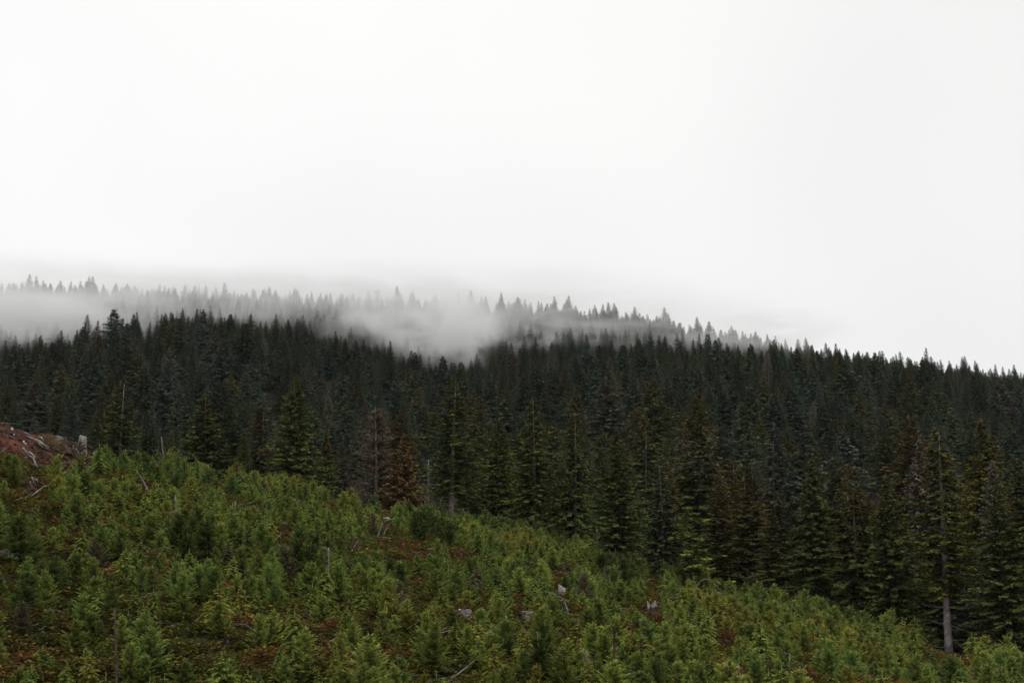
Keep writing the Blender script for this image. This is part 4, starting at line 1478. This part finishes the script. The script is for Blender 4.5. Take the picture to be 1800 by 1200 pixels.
tag(link('slash', me), 'small grey sticks and logging slash scattered between the young trees', kind='stuff')

# pale dry grass on the rim of the bank
rng = np.random.default_rng(77)
sp = Sprays()
for px in np.arange(-40, 150, 1.2):
    for k in range(5):
        pyr = float(np.interp(px, PX, CREST_PY)) + rng.uniform(-3, 2)
        Y = float(crest_y((px - 900) / 2480)) + rng.uniform(-3, 2)
        x, y, z = ground_at(px + rng.uniform(-1, 1), Y)
        m = 4
        P = np.tile([[x, y, z]], (m, 1)) + rng.normal(0, 0.1, (m, 3)) * [1, 1, 0]
        D = np.stack([rng.normal(0, 0.35, m), rng.normal(0, 0.35, m), np.ones(m)], 1)
        D /= np.linalg.norm(D, axis=1, keepdims=True)
        sp.add(P, D, rng.uniform(0.15, 0.5, m), np.full(m, 0.012), np.full(m, 0.1), rng.uniform(0.3, 1, m), rng.uniform(0, 1, m), np.full(m, 0.4), rng)
gr = link('dry_grass', sp.mesh('dry_grass', M['dry_grass']))
gr['tint'] = [0.24, 0.17, 0.08]
gr['rust'] = 0.0
tag(gr, 'thin pale dry grass along the rim of the red bank', kind='stuff')


# ------------------------------------------------------------------ fog banks and air
def vol_mat(name, dens, col=(1, 1, 1), aniso=0.0):
    m, N, L = new_mat(name)
    out = N('ShaderNodeOutputMaterial')
    pv = N('ShaderNodeVolumePrincipled')
    pv.inputs['Color'].default_value = (*col, 1)
    pv.inputs['Density'].default_value = dens
    pv.inputs['Anisotropy'].default_value = aniso
    L(pv.outputs[0], out.inputs['Volume'])
    return m


def fog_mat(name, dens, seed):
    m, N, L = new_mat(name)
    out = N('ShaderNodeOutputMaterial')
    tc = N('ShaderNodeTexCoord')
    ln = N('ShaderNodeVectorMath'); ln.operation = 'LENGTH'
    L(tc.outputs['Object'], ln.inputs[0])
    mr = N('ShaderNodeMapRange'); mr.interpolation_type = 'SMOOTHERSTEP'
    mr.inputs['From Min'].default_value = 1.0; mr.inputs['From Max'].default_value = 0.1
    L(ln.outputs['Value'], mr.inputs['Value'])
    mp = N('ShaderNodeMapping'); mp.inputs['Location'].default_value = (seed * 3.1, seed * 1.7, seed * 0.9)
    no = N('ShaderNodeTexNoise'); no.inputs['Scale'].default_value = 2.1; no.inputs['Detail'].default_value = 5; no.inputs['Distortion'].default_value = 0.4; no.inputs['Roughness'].default_value = 0.55
    L(tc.outputs['Object'], mp.inputs[0]); L(mp.outputs[0], no.inputs['Vector'])
    nr_ = N('ShaderNodeMapRange'); nr_.interpolation_type = 'SMOOTHSTEP'
    nr_.inputs['From Min'].default_value = 0.38; nr_.inputs['From Max'].default_value = 0.64
    nr_.inputs['To Min'].default_value = 0.03; nr_.inputs['To Max'].default_value = 2.1
    L(no.outputs['Fac'], nr_.inputs['Value'])
    m1 = N('ShaderNodeMath'); m1.operation = 'MULTIPLY'
    L(mr.outputs['Result'], m1.inputs[0]); L(nr_.outputs['Result'], m1.inputs[1])
    m2 = N('ShaderNodeMath'); m2.operation = 'MULTIPLY'; m2.inputs[1].default_value = dens
    L(m1.outputs[0], m2.inputs[0])
    pv = N('ShaderNodeVolumePrincipled')
    pv.inputs['Color'].default_value = (0.998, 0.999, 1.0, 1)
    L(m2.outputs[0], pv.inputs['Density'])
    L(pv.outputs[0], out.inputs['Volume'])
    return m


def fog_puff(px, py, Y, rx, ry, rz, dens, seed, label):
    import bmesh
    c = Vector(at(px, py, Y))
    bm = bmesh.new()
    bmesh.ops.create_icosphere(bm, subdivisions=3, radius=1.02)
    me = bpy.data.meshes.new('fog'); bm.to_mesh(me); bm.free()
    me.materials.append(fog_mat('fog_volume', dens, seed))
    o = link('fog', me, loc=c, scale=(rx, ry, rz))
    tag(o, label, kind='stuff')
    return o


FOGS = [
    (-60, 555, 450, 80, 85, 15, 0.036, 1, 'thick grey fog lying over the left ridge'),
    (140, 542, 475, 58, 75, 14, 0.024, 2, 'fog over the tree line at the left'),
    (340, 530, 505, 56, 55, 13, 0.012, 3, 'thin fog brushing the left ridge tops'),
    (540, 535, 490, 63, 65, 14, 0.012, 4, 'thin fog brushing the ridge tops left of centre'),
    (690, 555, 450, 40, 65, 15, 0.022, 5, 'fog wisp between the two ridges left of centre'),
    (785, 580, 440, 26, 55, 15, 0.055, 6, 'dense fog tongue hanging down between the ridges at centre'),
    (930, 580, 490, 48, 50, 14, 0.021, 7, 'fog wisp between the ridges right of centre'),
    (1140, 588, 500, 58, 48, 13, 0.014, 8, 'thin fog between the ridges at the right'),
    (1340, 590, 500, 42, 42, 11, 0.015, 9, 'thin fog veil at the right end of the ridge'),
    (250, 530, 545, 190, 62, 19, 0.0100, 12, 'pale cloud veil over the left part of the far crest'),
    (850, 535, 545, 150, 62, 20, 0.0095, 14, 'pale cloud veil over the middle of the far crest'),
]
for f in FOGS:
    fog_puff(*f)

hz = bpy.data.meshes.new('haze')
x0, x1, y0, y1, z0, z1 = -3300, 3300, -420, 4050, -60, 200
hz.from_pydata([(x0, y0, z0), (x1, y0, z0), (x1, y1, z0), (x0, y1, z0), (x0, y0, z1), (x1, y0, z1), (x1, y1, z1), (x0, y1, z1)], [],
               [(0, 3, 2, 1), (4, 5, 6, 7), (0, 1, 5, 4), (1, 2, 6, 5), (2, 3, 7, 6), (3, 0, 4, 7)])
hz.materials.append(vol_mat('haze_air', 0.000032, (0.97, 0.985, 1.0)))
ho = link('haze', hz)
tag(ho, 'pale damp air fading the far hills', kind='stuff')
print('TREES', len(TREES), 'YOUNG', len(YT), 'hero', len(heroes), 'scrub', len(pts))
